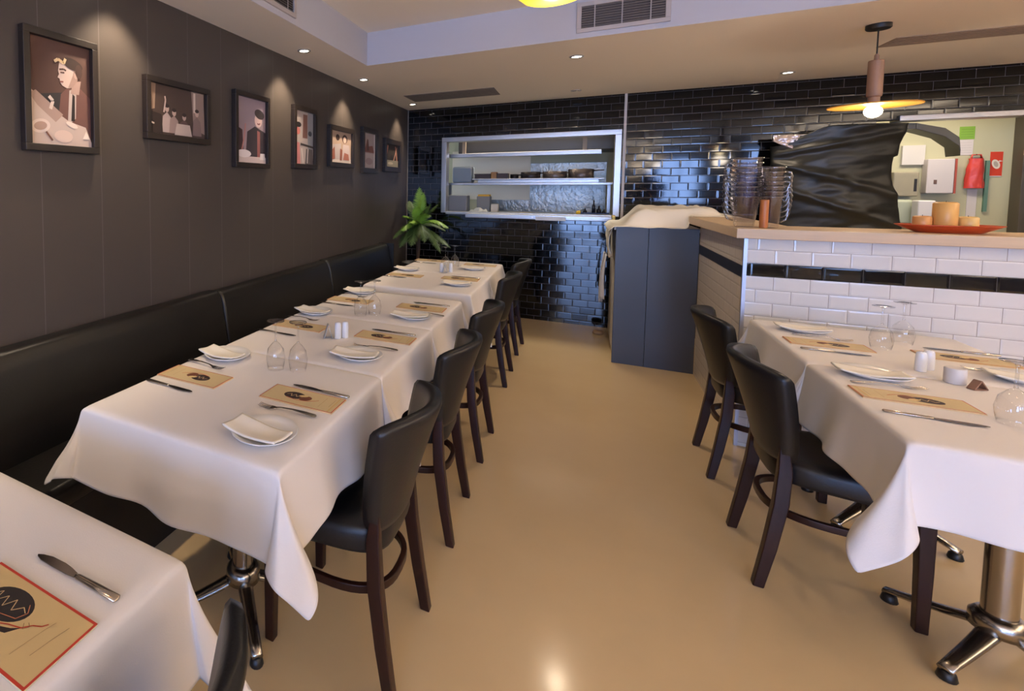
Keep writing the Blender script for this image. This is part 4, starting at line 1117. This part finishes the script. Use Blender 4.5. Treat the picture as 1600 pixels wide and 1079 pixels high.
# the nearest table: larger menu
nm = empty('menu_card', (-.768, .446, Z), 0, 'large menu card with red border, nearest table at bottom left', 'menu', G['menu'])
b = MB(); b.box(-.130, .130, -.062, .062, 0, .0035, flat((206, 190, 150))); b.build('card', None, nm)
sh = [('rect', -.131, -.0625, .131, .0625, (190, 58, 40)), ('rect', -.1265, -.058, .1265, .058, (206, 178, 124)),
      ('ell', -.028, .014, .052, .030, .05, (46, 40, 38)),
      ('poly', [(-.075, -.02), (-.03, -.035), (.02, -.022), (.034, -.004), (.02, -.012), (-.02, -.026), (-.06, -.016)], (52, 38, 34)),
      ('line', [(-.075, .010), (-.060, .026), (-.056, .006), (-.042, .024), (-.034, .006), (-.022, .026), (-.012, .008), (.002, .022), (.014, .016)], .0014, (210, 180, 130)),
      ('line', [(-.072, .000), (-.03, -.006), (.01, .002), (.018, .018), (.006, .030)], .0013, (196, 120, 80)),
      ('line', [(-.065, -.028), (-.02, -.022), (.01, -.010), (.034, -.004), (.046, .008), (.060, .014), (.066, .022)], .0022, (184, 62, 38)),
      ('line', [(.030, .004), (.038, -.004), (.044, .004), (.036, .008)], .0008, (120, 92, 56)),
      ('line', [(.062, -.040), (.066, -.01), (.070, .016), (.074, .030)], .0007, (150, 116, 70)),
      ('line', [(.090, -.026), (.094, .004), (.100, .034)], .0007, (120, 92, 60))]
canvas('printed_cover', sh, nm, Matrix.Translation((0, 0, .0037)), lift=.00012)
KK.put((-.752, .556, Z), PI + .015, 'steel dinner knife beside the large red bordered menu, nearest table', G['knife'])

for x, y, l in ((-.988, 1.625, 'upturned wine glass on front left table, nearer the wall'), (-.905, 1.650, 'upturned wine glass on front left table, nearer the aisle'),
                (-1.012, 2.545, 'upturned wine glass on back of long left row, nearer the wall'), (-.955, 2.605, 'upturned wine glass on back of long left row, nearer the aisle'),
                (-.985, 4.40, 'upturned wine glass on far left pair, nearer the wall'), (-.935, 4.53, 'upturned wine glass on far left pair, nearer the aisle'),
                (1.120, 3.140, 'upturned wine glass on right table, beside the far menu'), (1.235, 3.285, 'upturned wine glass on right table, closest to tiled counter'),
                (1.105, 2.330, 'upturned wine glass at the right edge of the near right table')):
    KW.put((x, y, Z), 0, l, G['glass'])
for x, y, l in ((-.944, 2.100, 'white shaker on middle left table, beside the tent sign'), (-.920, 2.128, 'white shaker on middle left table, right of its twin'),
                (-.972, 4.205, 'tall white shaker on far left pair, nearer the wall'), (-.905, 4.235, 'tall white shaker on far left pair, nearer the aisle'),
                (1.115, 2.830, 'pinkish white shaker on right table, beside the frosted candle'), (1.150, 2.870, 'pinkish white shaker on right table, next to the plate rim')):
    KS.put((x, y, Z), 0, l, 'white salt and pepper shakers')
KT.put((-.988, 2.088, Z), .5, 'pewter grey folded tent sign on the middle left table')
KT.put((-.94, 4.18, Z), .3, 'small dull tent sign between white shakers on far table')
g = MB().lathe([(.024, 0), (.026, .003), (.026, .052), (.022, .056), (.016, .052), (.001, .050)], 28, (1.152, 2.716, Z)).build('frosted_candle', mat('frosted_wax', (212, 206, 202), .5), smooth=True)
tag(g, 'frosted white candle pot in the middle of the right table', 'candle')
g = empty('triangle_sign', (1.182, 2.665, Z), .5, 'tiny brown open triangle stand on the right table', 'table sign')
b = MB()
for a, c in (((-.022, 0), (0, .030)), ((0, .030), (.022, 0)), ((-.022, 0), (.022, 0))):
    a, c = Vector(a), Vector(c); d = (c - a).normalized(); n = Vector((-d.y, d.x)) * .0018
    q = [a - n, c - n, c + n, a + n]
    b.add([(p.x, y, p.y + .0022) for y in (-.011, .011) for p in q], [(0, 1, 2, 3), (7, 6, 5, 4), (0, 4, 5, 1), (1, 5, 6, 2), (2, 6, 7, 3), (3, 7, 4, 0)])
b.build('triangle_frame', mat('brown_stand', (136, 100, 80), .5), g)

# ------------------------------------------------------------------ things on the counter
CT = 1.2262
# nested clear jugs
def mk_jug():
    g = empty('clear_jug', cat='jug')
    MB().lathe([(.030, 0), (.034, .004), (.050, .150), (.054, .154), (.051, .156), (.047, .150), (.031, .008), (.001, .006)], 28).build('jug_body', M_GLASS2, g, smooth=True)
    MB().tube([(.046, 0, .135), (.070, 0, .130), (.078, 0, .110), (.072, 0, .075), (.060, 0, .040), (.040, 0, .030)], .0045, 8).build('handle', M_RIM, g, smooth=True)
    MB().lathe([(.0500, .150), (.0545, .1515), (.0555, .1545), (.0545, .1575), (.0505, .157), (.0500, .150)], 28, caps=False).build('rim', M_RIM, g, smooth=True)
    return g
JK = Kind(mk_jug)
def stack(x, y, n, rz, name, scale, dz):
    ords = ['lowest', 'second', 'third', 'fourth', 'fifth', 'sixth', 'seventh', 'eighth', 'ninth', 'tenth', 'eleventh', 'twelfth', 'thirteenth']
    for k in range(n):
        o = JK.put((x + .002 * math.sin(k), y + .002 * math.cos(k * 2), CT + k * dz), rz + .05 * math.sin(k * 1.7), 'clear plastic jug, %s of the %s nested stack on the counter' % (ords[k], name), 'nested clear jugs')
        o.scale = (scale, scale, 1.1)
stack(.800, 3.83, 9, PI * 1.05, 'taller left', 1.30, .027)
stack(.905, 3.80, 7, -.1, 'shorter right', 1.00, .027)
g = empty('pepper_mill', (.862, 3.735, CT), label='slender brown timber cylinder standing against the jugs on counter', cat='pepper mill')
MB().lathe([(.017, 0), (.018, .004), (.019, .15), (.018, .155), (.001, .156)], 20).build('mill_body', mat('brown_timber', (176, 106, 56), .4, vary=.1), g, smooth=True)
# tray with three candles
g = empty('orange_tray', (1.552, 3.80, CT), label='long oval orange red tray on the counter top', cat='tray')
def ovr(a, b_, z): return [(a * math.cos(2 * PI * i / 48), b_ * math.sin(2 * PI * i / 48), z) for i in range(48)]
MB().loft([ovr(.105, .05, 0), ovr(.11, .055, .002), ovr(.178, .092, .036), ovr(.180, .093, .039), ovr(.176, .090, .040), ovr(.108, .053, .006), ovr(.01, .005, .005)]).build('tray_body', mat('orange_lacquer', (178, 66, 26), .3), g, smooth=True)
def candle(x, y, r, h, col, label):
    o = empty('pillar_candle', (x, y, CT + .006), label=label, cat='candle', group='candles on the orange tray')
    b = .18 * r
    MB().lathe([(r - b, 0), (r, b), (r, h - b), (r - b, h), (r * .6, h - .003), (.001, h - .004)], 32).build('wax', mat('wax_%d' % col[1], col, .35, spec=.4), o, smooth=True)
    MB().lathe([(.001, h - .006), (.001, h + .006)], 6).build('wick', M_BLACK, o)
candle(1.540, 3.80, .041, .145, (222, 170, 96), 'tallest amber pillar candle in the middle of the tray')
candle(1.466, 3.80, .032, .075, (214, 152, 88), 'squat orange candle at left of the tray')
candle(1.618, 3.81, .034, .075, (224, 184, 112), 'squat pale yellow candle at right of the tray')

# ------------------------------------------------------------------ palm in the corner
pl = empty('potted_palm', (-1.585, 5.70, 0), label='green potted palm in the corner beside the serving hatch', cat='plant')
MB().lathe([(.12, 0), (.13, .01), (.165, .55), (.175, .57), (.175, .60), (.16, .60), (.155, .56), (.001, .55)], 28).build('pot', M_POT, pl, smooth=True)
MB().tube([(0, 0, .55), (.005, 0, .75), (.0, .01, 1.02)], [.026, .024, .022], 10).build('trunk', M_TRUNK, pl, smooth=True)
rnd = random.Random(11)
def frond(az, L, rise, droop, mt, w=.10, z0=1.02):
    pts = []
    n = 16
    for i in range(n + 1):
        t = i / n
        r = L * (t ** .95) * math.cos(math.radians(rise)) * 1.0
        z = L * t * math.sin(math.radians(rise)) - droop * t * t
        pts.append(Vector((r * math.cos(az), r * math.sin(az), z0 + z)))
    b = MB(); b.tube(pts, [.005 * (1 - .8 * i / n) + .001 for i in range(n + 1)], 5, mt)
    side = Vector((-math.sin(az), math.cos(az), 0))
    for i in range(2, n * 4):
        t = i / (n * 4); k = t * n; a = pts[int(k)].lerp(pts[min(n, int(k) + 1)], k - int(k)); d = (pts[min(n, int(k) + 1)] - pts[int(k)]).normalized()
        wl = w * math.sin(PI * min(1, t * .9 + .12)) ** .7
        for s in (-1, 1):
            tip = a + side * s * wl * .8 + d * wl * .75 + Vector((0, 0, -wl * .35 + rnd.uniform(-.01, .01)))
            m1 = a.lerp(tip, .4); q = d * .0042
            b.add([tuple(a - q), tuple(a + q), tuple(m1 + q * 1.1), tuple(tip), tuple(m1 - q * 1.1)], [(0, 1, 2, 3, 4)], mt)
    return b.build('frond', None, pl, recalc=False)
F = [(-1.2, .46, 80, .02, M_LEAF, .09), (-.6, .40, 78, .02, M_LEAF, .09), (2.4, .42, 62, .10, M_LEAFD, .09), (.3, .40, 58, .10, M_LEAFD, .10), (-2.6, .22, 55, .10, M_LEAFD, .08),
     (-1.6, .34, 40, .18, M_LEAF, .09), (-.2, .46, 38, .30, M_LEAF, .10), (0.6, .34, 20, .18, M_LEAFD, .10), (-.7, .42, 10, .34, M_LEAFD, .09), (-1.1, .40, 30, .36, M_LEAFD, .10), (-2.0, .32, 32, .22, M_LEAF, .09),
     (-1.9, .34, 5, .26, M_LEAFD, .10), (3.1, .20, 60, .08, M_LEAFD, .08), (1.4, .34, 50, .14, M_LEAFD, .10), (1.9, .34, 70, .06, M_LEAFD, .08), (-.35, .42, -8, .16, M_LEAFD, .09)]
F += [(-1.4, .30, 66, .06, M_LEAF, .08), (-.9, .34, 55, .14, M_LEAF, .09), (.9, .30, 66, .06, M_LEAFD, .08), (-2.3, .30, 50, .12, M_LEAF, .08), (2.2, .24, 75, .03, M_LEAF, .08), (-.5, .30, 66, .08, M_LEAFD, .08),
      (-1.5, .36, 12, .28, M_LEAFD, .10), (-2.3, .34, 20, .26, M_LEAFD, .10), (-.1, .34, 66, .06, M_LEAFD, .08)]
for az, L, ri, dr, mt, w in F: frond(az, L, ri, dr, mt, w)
